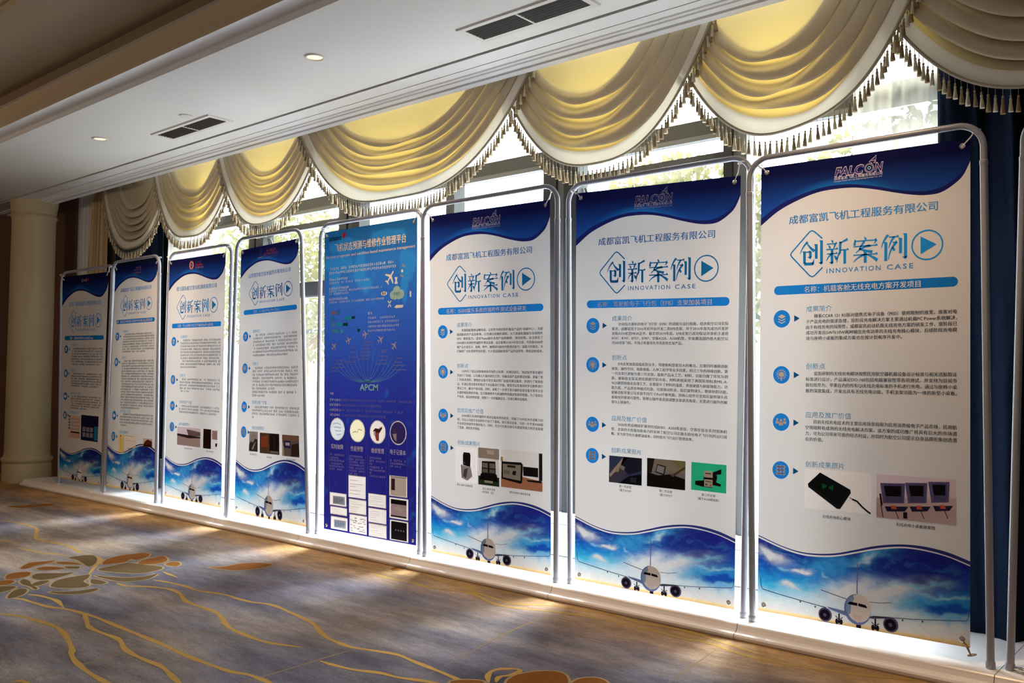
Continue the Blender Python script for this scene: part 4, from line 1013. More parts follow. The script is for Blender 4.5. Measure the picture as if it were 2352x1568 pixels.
def logo_wing(b):
    m = MB(); PUR, WHI = solid('logo_purple_ink', rgb(58, 44, 128), 0.8, spec=0.1), solid('logo_white_ink', rgb(226, 222, 244), 0.8, spec=0.1)
    def word(t, x0, x1):
        b.text(m, t, x0, 1.7415, .0335, 1.2, WHI, x1=x1, bold=.05, shear=.22)
        b.text(m, t, x0 + .0018, 1.7415, .0305, 1.8, PUR, x1=x1 - .0018, bold=.018, shear=.22)
    word('FALC', .306, .421); word('N', .460, .494)
    ring = [(.441 + .0155 * math.cos(a), 1.7415 + .0155 * math.sin(a)) for a in [2 * math.pi * k / 28 for k in range(28)]]
    b.line(m, ring, .0055, 1.2, WHI, closed=True); b.line(m, ring, .0028, 1.8, PUR, closed=True)
    b.disc(m, .441, 1.7415, .007, 1.5, ink(150, 190, 214), n=16); b.disc(m, .441, 1.7415, .0035, 2, PUR, n=12)
    b.line(m, [(.452, 1.7585), (.440, 1.764), (.468, 1.787), (.464, 1.760), (.458, 1.7575), (.462, 1.770), (.450, 1.767)], .0022, 1.5, WHI)
    b.poly(m, [(.444, 1.7655), (.4665, 1.7845), (.463, 1.768)], 1.3, PUR)
    b.text(m, '成都富凯飞机工程服务有限公司', .305, 1.7165, .0125, 1.2, WHI, x1=.490, bold=.01)
    b.text(m, 'Chengdu Falcon Aircraft Engineering Services Co., Ltd.', .304, 1.7055, .0052, 1.2, WHI, x1=.490)
    b.part(m, 'company_logo')
TW = 0.757
def paragraphs(b, secs, rnd, heads=True):
    """secs: list of (heading v, first line v, pitch, lines, char height); a str is lettering, a float is how much of the line unreadable print fills"""
    for i, (hv, v0, pitch, lines, ch) in enumerate(secs):
        m = MB()
        b.text(m, HEADS[i], .196, hv, .0235, 1, HEAD, x1=.196 + .0258 * len(HEADS[i])); b.part(m, 'section_heading')
        if not lines: continue
        m = MB()
        for k, t in enumerate(lines):
            v = v0 - pitch * k; x0 = .1955 if k else .229
            if isinstance(t, str):
                full = not t.endswith('|')
                t = t.rstrip('|')
                b.text(m, t, x0, v, ch, 1, DARK, x1=(.756 if full else None), bold=.013)
            else:
                b.marks(m, x0, x0 + (.756 - x0) * t, v, ch, 1, DARK, rnd)
        b.part(m, 'section_text')

BAR = [(.078 + .018 * math.cos(math.radians(a)), 1.2905 + .018 * math.sin(math.radians(a))) for a in range(90, 271, 15)] + [(.741 + .018 * math.cos(math.radians(a)), 1.2905 + .018 * math.sin(math.radians(a))) for a in range(-90, 91, 15)]
def case_banner(corners, label, company, bar, icons, secs, logo, seed, photos=()):
    rnd = random.Random(seed)
    b = Banner(corners, label)
    # vinyl sheet between the printed header and the printed picture
    m = MB(); n = 81
    loops = [[tuple(p_) for p_ in STR[::2]] + [tuple(p_) for p_ in HDR[::-1]], BAR[::-1]]
    for v in icons: loops.append([(.094 + .0352 * math.cos(math.radians(-11.25 * k)), v + .0352 * math.sin(math.radians(-11.25 * k))) for k in range(32)])
    for u0, u1, v0, v1 in photos: loops.append([(u0, v0), (u0, v1), (u1, v1), (u1, v0)])
    tris = [tuple(t) for t in tessellate_polygon([[Vector((x, y, 0)) for x, y in lp_] for lp_ in loops])]
    b.flat(m, [p_ for lp_ in loops for p_ in lp_], tris, 0, WHITE)
    b.part(m, 'sheet')
    hb = b.painted('header_band', HDRP, HDRC, 0)
    m = MB(); b.flat(m, [tuple(p_) for p_ in HDR] + [tuple(p_) for p_ in HDI], [(i, i + 1, n + i + 1, n + i) for i in range(n - 1)], 0, ink(30, 34, 96)); b.part(m, 'header_edge', of=hb)
    m = MB(); k = 161
    b.flat(m, [tuple(p_) for p_ in STB] + [tuple(p_) for p_ in STR], [(i, i + 1, k + i + 1, k + i) for i in range(k - 1)], 0, ink(44, 50, 110))
    b.flat(m, [tuple(p_) for p_ in SKT] + [tuple(p_) for p_ in STB], [(i, i + 1, k + i + 1, k + i) for i in range(k - 1)], 0, WHITE)
    b.part(m, 'picture_border')
    sky = b.painted('sky_picture', SKYP, SKYC, 0)
    airplane(b, sky)
    logo(b)
    m = MB()
    if isinstance(company, str): b.text(m, company, .122, 1.572, .0345, 1, COMP, x1=.690, bold=.014)
    else: b.marks(m, company[0], company[1], 1.572, .033, 1, COMP, rnd, gap=0)
    b.part(m, 'company_name')
    headline(b)
    m = MB(); v0, v1 = 1.2725, 1.3085; r = .018
    b.poly(m, BAR, .2, BLUE)
    nb = b.part(m, 'name_bar')
    m = MB(); t, x0, x1 = bar
    if isinstance(t, str): b.text(m, t, x0, 1.2895, .0245, 2, LWHITE, x1=x1, bold=.006)
    else:
        b.text(m, '名称', x0, 1.2895, .0225, 2, LWHITE, bold=.012); b.marks(m, x0 + .075, x1, 1.2895, .0215, 2, LWHITE, rnd, gap=0)
    b.part(m, 'name_lettering', of=nb)
    for i, v in enumerate(icons): icon(b, i, v)
    paragraphs(b, secs, rnd)
    finish(b)
    return b
def finish(b, gy=(1.776, 1.776, .026, .026)):
    for i, (u, v) in enumerate(((.026, gy[0]), (.774, gy[1]), (.774, gy[2]), (.026, gy[3]))):
        x, y_, z_ = b.world([(u, v)], 0)[0]
        m = MB(); m.lathe([(.0055, .0012), (.0062, .003), (.0085, .0032), (.0102, .0022), (.0108, .0004)], (x, y_, z_), M_STEEL, 20, axis='y', cap=False)
        m.lathe([(.0055, .0014), (0.0, .0014)], (x, y_, z_), WHITE, 16, axis='y', cap=False)
        b.part(m, 'grommet')
def tie(b, u, v, end, brown=False):
    x, y_, z_ = b.world([(u, v)], 0)[0]
    m = MB()
    mt = M_BROWN if brown else M_CORN
    ex, ez = end
    for s_ in (-1, 1):
        m.tube([(x, y_ - .004, z_), ((x + ex) / 2 + s_ * .004, y_ - .006 * s_, (z_ + ez) / 2 + .002 * s_), (ex, y_ - .014, ez)], .0022, mt, 6)
    m.tube([(ex + .0135 * math.cos(a), y_ - .001 + .0135 * math.sin(a), ez + .004 * math.cos(a)) for a in [2 * math.pi * k / 12 for k in range(13)]], .002, mt, 6)
    b.part(m, 'tie')

def photo(b, box, draw, bgc):
    u0, u1, v0, v1 = box
    m = MB(); b.rect(m, u0, u1, v0, v1, 1 if b is globals().get('b5') else .2, ink(*bgc))
    def p_(pts, col, ly=0): b.poly(m, [(u0 + (u1 - u0) * x, v0 + (v1 - v0) * y) for x, y in pts], 1.6 + .35 * ly, ink(*col))
    def r_(x0, x1, y0, y1, col, ly=0): p_([(x0, y0), (x1, y0), (x1, y1), (x0, y1)], col, ly)
    def l_(pts, w_, col, ly=0): b.line(m, [(u0 + (u1 - u0) * x, v0 + (v1 - v0) * y) for x, y in pts], w_, 1.6 + .35 * ly, ink(*col))
    draw(p_, r_, l_)
    b.last = b.part(m, 'product_photo')
def caption(b, lines, uc, v, h):
    m = MB()
    for k, t in enumerate(lines):
        if isinstance(t, str): b.text(m, t, uc, v - k * h * 1.5, h, 1, DARK, align='C', bold=.013)
        else: b.marks(m, uc - t / 2, uc + t / 2, v - k * h * 1.5, h, 1, DARK, random.Random(k))
    b.part(m, 'photo_caption')

def logo_marks(col_rows, badge=None):
    def f(b):
        rnd = random.Random(4)
        m = MB()
        for (x0, x1, v, h, col) in col_rows:
            b.marks(m, x0, x1, v, h, 1, ink(*col), rnd, gap=0)
        if badge == 'round':
            b.disc(m, .332, 1.742, .034, 1, ink(214, 60, 60), n=28); b.disc(m, .332, 1.742, .027, 1.4, WHITE, n=28)
            b.disc(m, .332, 1.742, .018, 1.8, ink(60, 60, 120), ry=.022, n=20); b.disc(m, .332, 1.742, .008, 2.2, ink(220, 120, 120), n=12)
        elif badge == 'tower':
            b.poly(m, [(.262, 1.722), (.282, 1.73), (.284, 1.775), (.292, 1.786), (.304, 1.76), (.300, 1.728), (.312, 1.724), (.312, 1.716), (.262, 1.71)], 1, ink(60, 66, 130))
            b.rect(m, .25, .315, 1.705, 1.712, 1, ink(200, 170, 180))
        elif badge == 'red':
            b.poly(m, [(.452, 1.745), (.446, 1.768), (.478, 1.772), (.47, 1.752)], 1, ink(150, 24, 34))
        b.part(m, 'company_logo')
    return f

# banner nearest the camera
P8 = [(1.212, 1.1835, .0219, ['随着CCAR 121 R5版对便携式电子设备（PED）使用限制的放宽，旅客对电', '子产品充电的需求急增，现阶段充电解决方案主要通过机载PC Power系统解决，', '由于有线充电的局限性，成都富凯启动机载无线充电方案的研发工作，现阶段已', '成功开发出5W与10W两种输出充电功率的无线充电核心模块，后续阶段充电模', '块与座椅小桌板的集成方案也在按计划有序开发中。|'], .0152),
      (.986, .9575, .0225, ['富凯研制的无线充电模块按照民用航空器机载设备设计标准与相关适航取证', '标准进行设计，产品满足DO-160包括电磁兼容性等各项测试，并支持为目前市', '面包括华为、苹果在内的所有QI无线充电标准的手机进行充电。通过与座椅小桌', '板的深度集成，开发出具有无线充电功能，手机支架功能为一体的新型小桌板。'], .0152),
      (.796, .7685, .0228, ['目前无线充电技术的主要应用场景局限为民用消费级电子产品市场，民用航', '空领域鲜有成熟的无线充电解决方案，该方案的成功推广将具有巨大的市场潜', '力，可为公司带来可观的经济利益，并同时为航空公司提示自身品牌形象创造潜', '在的价值。|'], .0152),
      (.603, 0, 0, [], 0)]
b8 = case_banner([(-1.593, .864), (-.809, .853), (-.828, -.925), (-1.613, -.934)], 'nearest white banner, with a black charging pad photo and a cabin seats photo', '成都富凯飞机工程服务有限公司',
                 ('名称：机载客舱无线充电方案开发项目', .187, .630), (1.176, .951, .762, .571), P8, logo_wing, 8, photos=[(.194, .452, .430, .584), (.473, .754, .422, .583)])
def charger(p, r, l):
    p([(.05, .62), (.24, .93), (.70, .56), (.71, .48), (.55, .06), (.50, .06), (.06, .54)], (34, 40, 46))
    p([(.07, .62), (.25, .91), (.68, .56), (.53, .13)], (26, 32, 38), 1)
    for s in (-1, 1):
        for k in range(3):
            q = [(.36 + s * (.02 + .022 * k) + .012 * s * math.cos(a) - .0, .58 + s * -.012 + (.03 + .02 * k) * math.sin(a)) for a in [math.radians(d) for d in range(-70, 71, 20)]]
            l(q, .0028, (40, 160, 90), 2)
    l([(.73, .33), (.80, .29), (.88, .16), (.95, .07), (1.0, .02)], .0065, (28, 28, 32), 1)
    l([(.69, .37), (.73, .33)], .004, (214, 160, 160), 1)
photo(b8, (.194, .452, .430, .584), charger, (226, 220, 220))
def seats(p, r, l):
    r(0, 1, 0, .35, (196, 178, 190)); p([(0, .35), (1, .35), (1, .6), (0, .46)], (204, 186, 198))
    for x0, w, z_ in ((.05, .32, .36), (.37, .28, .41), (.66, .26, .47)):
        p([(x0, z_ + .44), (x0 + w, z_ + .47), (x0 + w - .01, z_ + .02), (x0 + .04, z_ - .02)], (98, 96, 148), 1)
        p([(x0 + .045, z_ + .41), (x0 + w - .03, z_ + .43), (x0 + w - .03, z_ + .05), (x0 + .07, z_ + .02)], (84, 82, 132), 2)
        p([(x0 + .05, z_ + .38), (x0 + w - .05, z_ + .40), (x0 + w - .05, z_ + .17), (x0 + .075, z_ + .15)], (26, 24, 30), 3)
        p([(x0 + .06, z_ - .09), (x0 + w + .04, z_ - .05), (x0 + w, z_ - .16), (x0 + .09, z_ - .20)], (44, 42, 78), 2)
        p([(x0 + .14, z_ - .06), (x0 + .20, z_ - .05), (x0 + .22, z_ - .13), (x0 + .15, z_ - .14)], (206, 96, 80), 3)
        l([(x0 + .2, z_ - .17), (x0 + .24, z_ - .34)], .003, (70, 62, 84), 1)
    p([(.04, .55), (.065, .56), (.085, .30), (.06, .28)], (46, 34, 40), 4); l([(.06, .3), (.09, .02)], .004, (90, 80, 100), 1)
    r(.35, .40, .04, .18, (36, 32, 42), 3)
photo(b8, (.473, .754, .422, .583), seats, (206, 186, 200))
caption(b8, ['无线充电核心模块'], .321, .405, .0128); caption(b8, ['无线充电小桌板效果图'], .613, .404, .0128)
tie(b8, .774, 1.776, (-.789, 1.912)); tie(b8, .026, 1.776, (-1.60, 1.905)); tie(b8, .774, .026, (-.822, .088), brown=True)

P7 = [(1.225, 1.199, .0208, ['针对局方颁布的电子飞行包（EFB）的适航与运行指南，结合航空公司实际', '需求，成都富凯于2016年初开始开发二类EFB支架，并于2016年首先成功开发并', '获取A330机型MDA证书，截至到2019年底，EFB支架已成功取证并装机于波音', 'B737、B747、B757、B787，空客A320、A330机型，安装覆盖国内各大航空公', '司500余架飞机，市场占有量领先市场其他支架产品。|'], .0142),
      (1.050, 1.021, .0215, ['EFB支架加装面临机型众多，驾驶舱构型差异大的难点，且需同时兼顾适航', '规章、操作空间、视距观看、人体工程学等众多因素，经过三年的持续创新，第', '一代支架已更新为第三代支架，最新产品从工艺、材料、功能均做了优化与创', '新，最新款支架采用优质航空铝合金，材料表面采用了美国军用标准MIL-A-', '9625硬质阳极化处理工艺，显著提升了材料的强度，表面硬度与耐腐蚀能力，功', '能方面，产品具有伸缩式托盘，可调滑动轨道，阻尼旋转球头，整体快卸功能，', '能够适配苹果公司多款不同尺寸iPad平板电脑，其核心组件可变阻尼旋转球头具', '备极佳的使用可靠性，能够让操作者直接调整支架姿态角度，无需进行额外的解', '锁与上锁操作。|'], .0142),
      (.775, .7475, .0216, ['2020年将会继续扩展到包括B787、A350等波音、空客在役全系列宽体机', '型，支架的大批量加装有力的支持了航空公司实施无纸化电子飞行包的运行战', '略，并为其节约大量燃油成本，同时提升飞行运行管理效率。|'], .0142),
      (.630, 0, 0, [], 0)]
b7 = case_banner([(-2.535, .879), (-1.684, .845), (-1.715, -.950), (-2.530, -.950)], 'white banner with a green-background bracket photo, second from the camera', '成都富凯飞机工程服务有限公司',
                 ('名称：驾驶舱电子飞行包（EFB）支架加装项目', .118, .680), (1.193, 1.014, .740, .595), P7, logo_wing, 7, photos=[(.185, .354, .481, .603), (.381, .567, .482, .608), (.595, .756, .488, .608)])
def bracket1(p, r, l):
    p([(0, 0), (.30, 0), (.62, .5), (.3, .75), (0, .45)], (92, 96, 128)); p([(.0, .28), (.45, 1), (.6, 1), (.05, .2)], (206, 200, 204), 1)
    p([(.45, 1), (1, 1), (1, .55), (.62, .35), (.35, .62)], (44, 48, 78), 1); p([(.3, 0), (1, 0), (1, .42), (.62, .3)], (30, 30, 44), 1)
    p([(.2, .5), (.34, .6), (.30, .42), (.2, .4)], (196, 190, 160), 2); p([(.36, .7), (.5, .62), (.46, .48), (.34, .56)], (170, 172, 186), 2); r(.66, .84, .08, .26, (60, 64, 92), 2)
photo(b7, (.185, .354, .481, .603), bracket1, (40, 44, 66))
def bracket2(p, r, l):
    r(0, 1, .55, 1, (168, 164, 156)); p([(.62, 1), (1, 1), (1, .6)], (150, 160, 120), 1); p([(0, 1), (.2, 1), (.12, .5), (0, .45)], (50, 44, 46), 1)
    p([(0, 0), (1, 0), (1, .38), (.6, .5), (.3, .42), (0, .5)], (34, 30, 34), 1); p([(.22, .52), (.27, .82), (.50, .76), (.46, .45)], (40, 46, 66), 2); p([(.245, .55), (.285, .78), (.47, .73), (.435, .50)], (176, 184, 208), 3)
    p([(.66, .48), (1, .82), (1, .74), (.72, .46)], (104, 84, 66), 2); p([(.60, .46), (.70, .5), (.72, .42)], (120, 96, 96), 3)
photo(b7, (.381, .567, .482, .608), bracket2, (90, 84, 80))
def bracket3(p, r, l):
    p([(.36, .55), (.36, .38), (.12, .34), (.12, .2), (.3, .16), (.6, .14), (.62, .25), (.84, .22), (.86, .3), (.72, .36), (.75, .55), (.72, .62), (.86, .66), (.86, .84), (.6, .68)], (32, 28, 32), 1)
    r(.37, .62, .50, .74, (222, 222, 220), 2); r(.38, .62, .17, .43, (222, 222, 220), 2); l([(.41, .64), (.57, .64)], .0035, (30, 30, 34), 3); l([(.41, .37), (.58, .35)], .0025, (60, 60, 60), 3)
    p([(.52, .2), (.59, .28), (.58, .2)], (200, 60, 60), 3); r(.41, .47, .22, .27, (50, 120, 90), 3)
photo(b7, (.595, .756, .488, .608), bracket3, (36, 158, 116))
caption(b7, ['第一代支架', '（属于A320）'], .270, .468, .0118); caption(b7, ['第二代支架', '（属于B757）'], .474, .468, .0118); caption(b7, ['第三代支架', '（属于A320模拟机）'], .676, .472, .0118)
tie(b7, .774, 1.776, (-1.682, 1.935)); tie(b7, .026, 1.776, (-2.55, 1.93))

P6 = [(1.217, 1.188, .0216, ['依据国航整体战略布局，公司作为特定附件集采产品的“卓越中心”，为提', '高国航机务产品自修率，公司通过前期的调研，大力发展机载娱乐系统附件', '（IFE）维修能力。适合Thales娱乐系统产品的维修、测试经验，自主研发了', 'I5000娱乐系统的终端附件测试设备，该设备预计2019年底完成，可具备I5000终', '端产品全部显示、座椅、附件、触摸屏功能的完整测试能力，该能力的建成，可', '打破原厂对此类附件的封锁，大大提高国航改装产品的自修率，降低送修成本。'], .0142),
      (1.004, .976, .0222, ['OEM为了保证送修维修商市场的占有率，对测试协议、测试软件等关键环', '节进行了封锁，公司通过大量的研究工作，突破出其产品的测试封锁，掌握了原', '厂的技术资料，使他的设备可完全满足原厂设备的测试需求，并进行了等效验', '证。在满足测试需求的情况下对设备进行升级，使其可以实现同时多台附件进行', '测试工作，解决产能问题。同时，采购了一台用于显示器的总装设备实现多台显', '示器的模拟维修终端，在日期维修中与检测附件的稳定性提供帮助。为了提高生', '产效率，保证维修质量，研制了一台终端测试台，可进行模块化维修。|'], .0142),
      (.772, .745, .0208, ['I5000娱乐系统终端附件测试设备技术的研发，突破了OEM技术的垄断与封', '锁，可以公司娱乐系统附件开发打下基础，依托测试设备，可进一步开发I5000娱', '乐系统其他部件的维修能力，同时，也为今后相关娱乐系统部件能力的开发拓展', '了思路，缩短技术储备。|'], .0142),
      (.604, 0, 0, [], 0)]
b6 = case_banner([(-3.542, .879), (-2.695, .868), (-2.672, -.955), (-3.494, -.949)], 'white banner with three photos of bench electronics, next to the solid blue one', '成都富凯飞机工程服务有限公司',
                 ('名称：I5000娱乐系统终端附件测试设备研发', .122, .655), (1.182, .970, .740, .571), P6, logo_wing, 6, photos=[(.178, .326, .397, .580), (.340, .480, .397, .587), (.491, .751, .399, .588)])
def bench1(p, r, l):
    p([(.38, .78), (.38, .5), (.72, .46), (.74, .8), (.70, .86), (.42, .86)], (34, 34, 40), 1); p([(.28, .50), (.74, .46), (.82, .2), (.58, .06), (.34, .12)], (190, 190, 206), 1)
    p([(.44, .38), (.62, .42), (.52, .12), (.38, .18)], (112, 112, 132), 2); p([(.40, .56), (.48, .6), (.44, .5)], (70, 110, 190), 3); l([(.3, .5), (.34, .12)], .004, (60, 60, 76), 2)
photo(b6, (.178, .326, .397, .580), bench1, (226, 220, 222))
def bench2(p, r, l):
    r(0, 1, .72, 1, (190, 184, 178)); r(.42, .76, .84, .95, (232, 230, 226), 1); p([(0, .24), (1, .24), (1, 0), (0, 0)], (52, 74, 60)); p([(.18, .64), (.82, .66), (.84, .22), (.16, .24)], (40, 40, 44), 1)
    r(.2, .46, .47, .6, (150, 150, 152), 2); r(.54, .8, .47, .6, (140, 142, 146), 2); r(.2, .46, .34, .44, (132, 134, 138), 2); r(.54, .8, .34, .44, (118, 120, 124), 2); p([(.12, .30), (.88, .32), (.94, .12), (.06, .14)], (28, 28, 32), 2); r(.3, .7, .07, .13, (196, 206, 190), 3)
photo(b6, (.340, .480, .397, .587), bench2, (198, 190, 186))
def bench3(p, r, l):
    p([(0, 0), (1, 0), (1, .26), (.45, .34), (0, .22)], (206, 150, 122)); p([(.01, .22), (.02, .68), (.5, .70), (.54, .64), (.52, .18), (.48, .14)], (38, 38, 42), 1); p([(.05, .26), (.05, .62), (.49, .63), (.48, .22)], (176, 176, 174), 2)
    r(.16, .36, .54, .6, (60, 60, 64), 3); p([(.3, .46), (.38, .46), (.36, .34), (.28, .36)], (44, 44, 48), 3); r(.07, .22, .36, .46, (140, 142, 142), 3); p([(.55, .36), (.54, .6), (.9, .6), (.9, .36)], (34, 34, 38), 1); p([(.62, .26), (.66, .22), (.98, .22), (.98, .28)], (44, 40, 42), 2); r(.92, 1, .28, .98, (46, 46, 50), 2); r(0, .05, .68, .8, (210, 180, 100), 1)
photo(b6, (.491, .751, .399, .588), bench3, (206, 200, 198))
caption(b6, [.11], .245, .382, .011); caption(b6, [.085, .09], .41, .378, .011); caption(b6, ['娱乐系统显示器总装设备'], .612, .378, .011)
tie(b6, .774, 1.776, (-2.675, 1.945)); tie(b6, .026, 1.776, (-3.545, 1.93))

# banners farther down the row, lettering too small to read in the photo
b4 = case_banner([(-5.391, .849), (-4.740, .871), (-4.602, -.946), (-5.409, -.938)], 'white banner with three dark photos, left neighbour of the solid blue banner', '山东翔宇航空技术服务有限责任公司',
                 (0, .20, .545), (1.112, .888, .633, .474),
                 [(1.146, 1.117, .0236, [1, 1, 1, 1, 1, 1, .82], .0158), (.918, .889, .0226, [1, 1, 1, 1, 1, 1, .5, .95, .28], .0158), (.664, .634, .0206, [1, 1, 1, .05], .0150), (.504, 0, 0, [], 0)],
                 logo_marks([(.365, .50, 1.752, .024, (222, 90, 74)), (.33, .53, 1.726, .026, (222, 90, 74)), (.33, .53, 1.701, .012, (120, 110, 150))], 'tower'), 4, photos=[(.166, .271, .362, .481), (.298, .527, .357, .478), (.560, .746, .355, .476)])
photo(b4, (.166, .271, .362, .481), lambda p, r, l: (p([(0, 0), (1, 0), (1, .6), (.4, .7), (0, .3)], (74, 74, 82), 0), p([(.1, .5), (.5, .45), (.95, .9), (.3, 1)], (190, 188, 192), 1), p([(.3, .1), (.5, .1), (.8, .5), (.6, .4)], (200, 198, 200), 1)), (120, 116, 122))
photo(b4, (.298, .527, .357, .478), lambda p, r, l: (p([(0, 1), (.5, .92), (.45, 0), (0, .05)], (112, 84, 72), 0), p([(.05, .8), (.42, .9), (.46, .3), (.08, .3)], (170, 92, 70), 1), r(.5, .98, .1, .98, (44, 36, 36), 0), r(.55, .95, .06, .16, (140, 134, 132), 1), r(.7, .78, .2, .9, (64, 54, 50), 1)), (70, 56, 52))
photo(b4, (.560, .746, .355, .476), lambda p, r, l: (r(0, 1, .75, 1, (150, 120, 106), 0), r(.1, .5, .38, .72, (54, 56, 118), 1), r(.2, .45, .5, .64, (220, 224, 236), 2), p([(.5, 0), (1, .06), (1, .65), (.55, .55)], (66, 54, 48), 1), p([(0, 0), (.12, 0), (.1, .4), (0, .7)], (206, 200, 190), 1)), (84, 72, 66))
caption(b4, [.08], .22, .345, .011); caption(b4, [.06], .41, .338, .011); caption(b4, [.1], .655, .338, .011)
b3 = case_banner([(-6.357, .852), (-5.585, .850), (-5.573, -.926), (-6.355, -.917)], 'white banner with a round red badge in its blue header', '四川国际航空发动机维修有限公司',
                 (0, .15, .65), (1.171, .881, .684, .526),
                 [(1.206, 1.178, .0222, [1, 1, 1, 1, 1, 1, 1, 1, 1, .42], .0150), (.915, .887, .0222, [1, 1, 1, 1, .25], .0150), (.717, .688, .0222, [1, 1, .93], .0150), (.554, 0, 0, [], 0)],
                 logo_marks([(.385, .47, 1.76, .02, (70, 80, 150)), (.385, .49, 1.738, .02, (220, 70, 70)), (.385, .50, 1.719, .012, (200, 150, 170))], 'round'), 3, photos=[(.176, .507, .398, .533), (.547, .737, .396, .535)])
photo(b3, (.176, .507, .398, .533), lambda p, r, l: (p([(0, .62), (1, .55), (1, .48), (.5, .42), (0, .5)], (70, 56, 60), 0), p([(0, 0), (1, 0), (1, .46), (0, .48)], (206, 190, 198), 0), p([(.4, .9), (1, .8), (1, .58), (.5, .55)], (140, 120, 126), 0)), (188, 170, 176))
photo(b3, (.547, .737, .396, .535), lambda p, r, l: (r(0, .55, 0, 1, (44, 28, 24), 0), r(.62, 1, .5, .95, (196, 176, 182), 0), p([(.85, .3), (1, .34), (.98, .16), (.86, .14)], (70, 64, 70), 1)), (210, 198, 200))
caption(b3, [.11], .34, .378, .011); caption(b3, [.1], .64, .378, .011)
b2 = case_banner([(-7.228, .868), (-6.535, .870), (-6.492, -.923), (-7.299, -.927)], 'shaded white banner second from the pillar, in front of the navy curtain', '成都富凯飞机工程服务有限公司',
                 (0, .06, .72), (1.165, .950, .525, .368),
                 [(1.203, 1.180, .0208, [1, 1, 1, 1, 1, 1, 1, .78], .0142), (.985, .958, .0205, [1] * 18 + [.6], .0142), (.563, .540, .0205, [1, 1, 1, 1, .2], .0142), (.405, 0, 0, [], 0)],
                 logo_marks([(.40, .50, 1.764, .022, (140, 110, 150)), (.36, .50, 1.742, .02, (150, 90, 110)), (.36, .50, 1.716, .02, (170, 110, 110))]), 2, photos=[(.185, .285, .255, .385), (.305, .480, .300, .385), (.600, .745, .315, .375)])
photo(b2, (.185, .285, .255, .385), lambda p, r, l: (p([(.3, .96), (.5, 1), (.5, .88), (.3, .88)], (200, 110, 90), 0), l([(.3, .8), (.6, .6), (.4, .4), (.6, .2)], .004, (180, 130, 60), 0)), (224, 190, 120))
photo(b2, (.305, .480, .300, .385), lambda p, r, l: (l([(.05, .95), (.9, .9), (.9, .1)], .003, (170, 150, 140), 0), l([(.1, .6), (.8, .5)], .002, (170, 150, 140), 0)), (226, 206, 190))
photo(b2, (.600, .745, .315, .375), lambda p, r, l: (p([(0, .1), (.2, .6), (.5, .9), (1, .7), (1, 0), (0, 0)], (92, 48, 36), 0), r(.1, .9, .1, .3, (60, 34, 30), 1)), (196, 160, 140))
caption(b2, [.09], .39, .29, .011); caption(b2, [.09, .08], .66, .29, .011)
b1 = case_banner([(-8.235, .852), (-7.345, .838), (-7.400, -.930), (-8.190, -.925)], 'dimmest banner, at the far end beside the round pillar', '北京飞机维修工程有限公司',
                 (0, .16, .58), (1.195, .985, .779, .607),
                 [(1.230, 1.200, .0222, [1, 1, 1, 1, 1, 1, .93], .0150), (1.012, .985, .0215, [1, 1, 1, 1, 1, .9], .0150), (.813, .785, .0212, [1, 1, 1, 1, .95, .55], .0150), (.639, 0, 0, [], 0)],
                 logo_marks([(.34, .44, 1.756, .026, (190, 170, 180)), (.30, .52, 1.722, .014, (70, 70, 110))], 'red'), 1, photos=[(.410, .724, .395, .624), (.170, .392, .406, .612)])
photo(b1, (.410, .724, .395, .624), lambda p, r, l: (r(0, 1, .55, 1, (28, 30, 62), 0), *[r(.1 + .22 * i, .28 + .22 * i, .14 + .22 * j, .32 + .22 * j, (130, 130, 150), 1) for i in range(3) for j in range(2)], r(.78, 1, .05, .6, (40, 120, 170), 1)), (24, 36, 70))
photo(b1, (.170, .392, .406, .612), lambda p, r, l: (*[r(0, .14, .9 - .13 * k, .97 - .13 * k, (60, 110, 120), 0) for k in range(5)], *[r(.22, .95, .82 - .15 * k, .88 - .15 * k, (190, 170, 160), 0) for k in range(5)], r(.2, 1, 0, .28, (206, 170, 160), 0)), (214, 196, 176))
for b_, l_, r_ in ((b4, (-5.415, 1.93), (-4.715, 1.94)), (b3, (-6.37, 1.92), (-5.55, 1.92)), (b2, (-7.245, 1.925), (-6.505, 1.925)), (b1, (-8.265, 1.91), (-7.31, 1.91))):
    tie(b_, .026, 1.776, l_); tie(b_, .774, 1.776, r_)

# solid blue banner
b5 = Banner([(-4.472, .881), (-3.638, .885), (-3.613, -.933), (-4.429, -.936)], 'solid blue banner with four round pictures and rows of white screenshots')
h, n = 300, 150
P = np.zeros((h, n, 2)); P[..., 0] = np.linspace(0, .8, n)[None]; P[..., 1] = np.linspace(0, 1.8, h)[:, None]
u, v = P[..., 0], P[..., 1]
st = [(0, L3(36, 34, 116)), (.5, L3(32, 32, 118)), (.9, L3(38, 50, 140)), (1.3, L3(44, 84, 164)), (1.6, L3(42, 104, 172)), (1.8, L3(34, 92, 140))]
C = np.stack([np.interp(v, [s[0] for s in st], [s[1][k] for s in st]) for k in range(3)], -1)
land = np.zeros_like(u)
for cu, cv, ru, rv in ((.14, 1.60, .14, .06), (.10, 1.54, .06, .08), (.20, 1.70, .16, .05), (.33, 1.56, .06, .11), (.38, 1.46, .05, .05), (.72, 1.55, .07, .10), (.70, 1.42, .03, .10), (.55, 1.72, .16, .05), (.12, 1.46, .03, .06)):
    land = np.maximum(land, 1.3 - ((u - cu) / ru) ** 2 - ((v - cv) / rv) ** 2)
land = np.clip((land + (fbm(u * 18, v * 18, 3) - .5) * 1.2) * 2 - .4, 0, 1)[..., None]
C = C * (1 - .55 * land) + L3(46, 134, 196) * .55 * land
CARDB = [((c_[0][0] + c_[3][0]) / 2, (c_[1][0] + c_[2][0]) / 2, (c_[2][1] + c_[3][1]) / 2, (c_[0][1] + c_[1][1]) / 2) for c_ in P5['cards']]
CIRB = (P5['cr'][1][0] - P5['cr'][0][0]) / 2
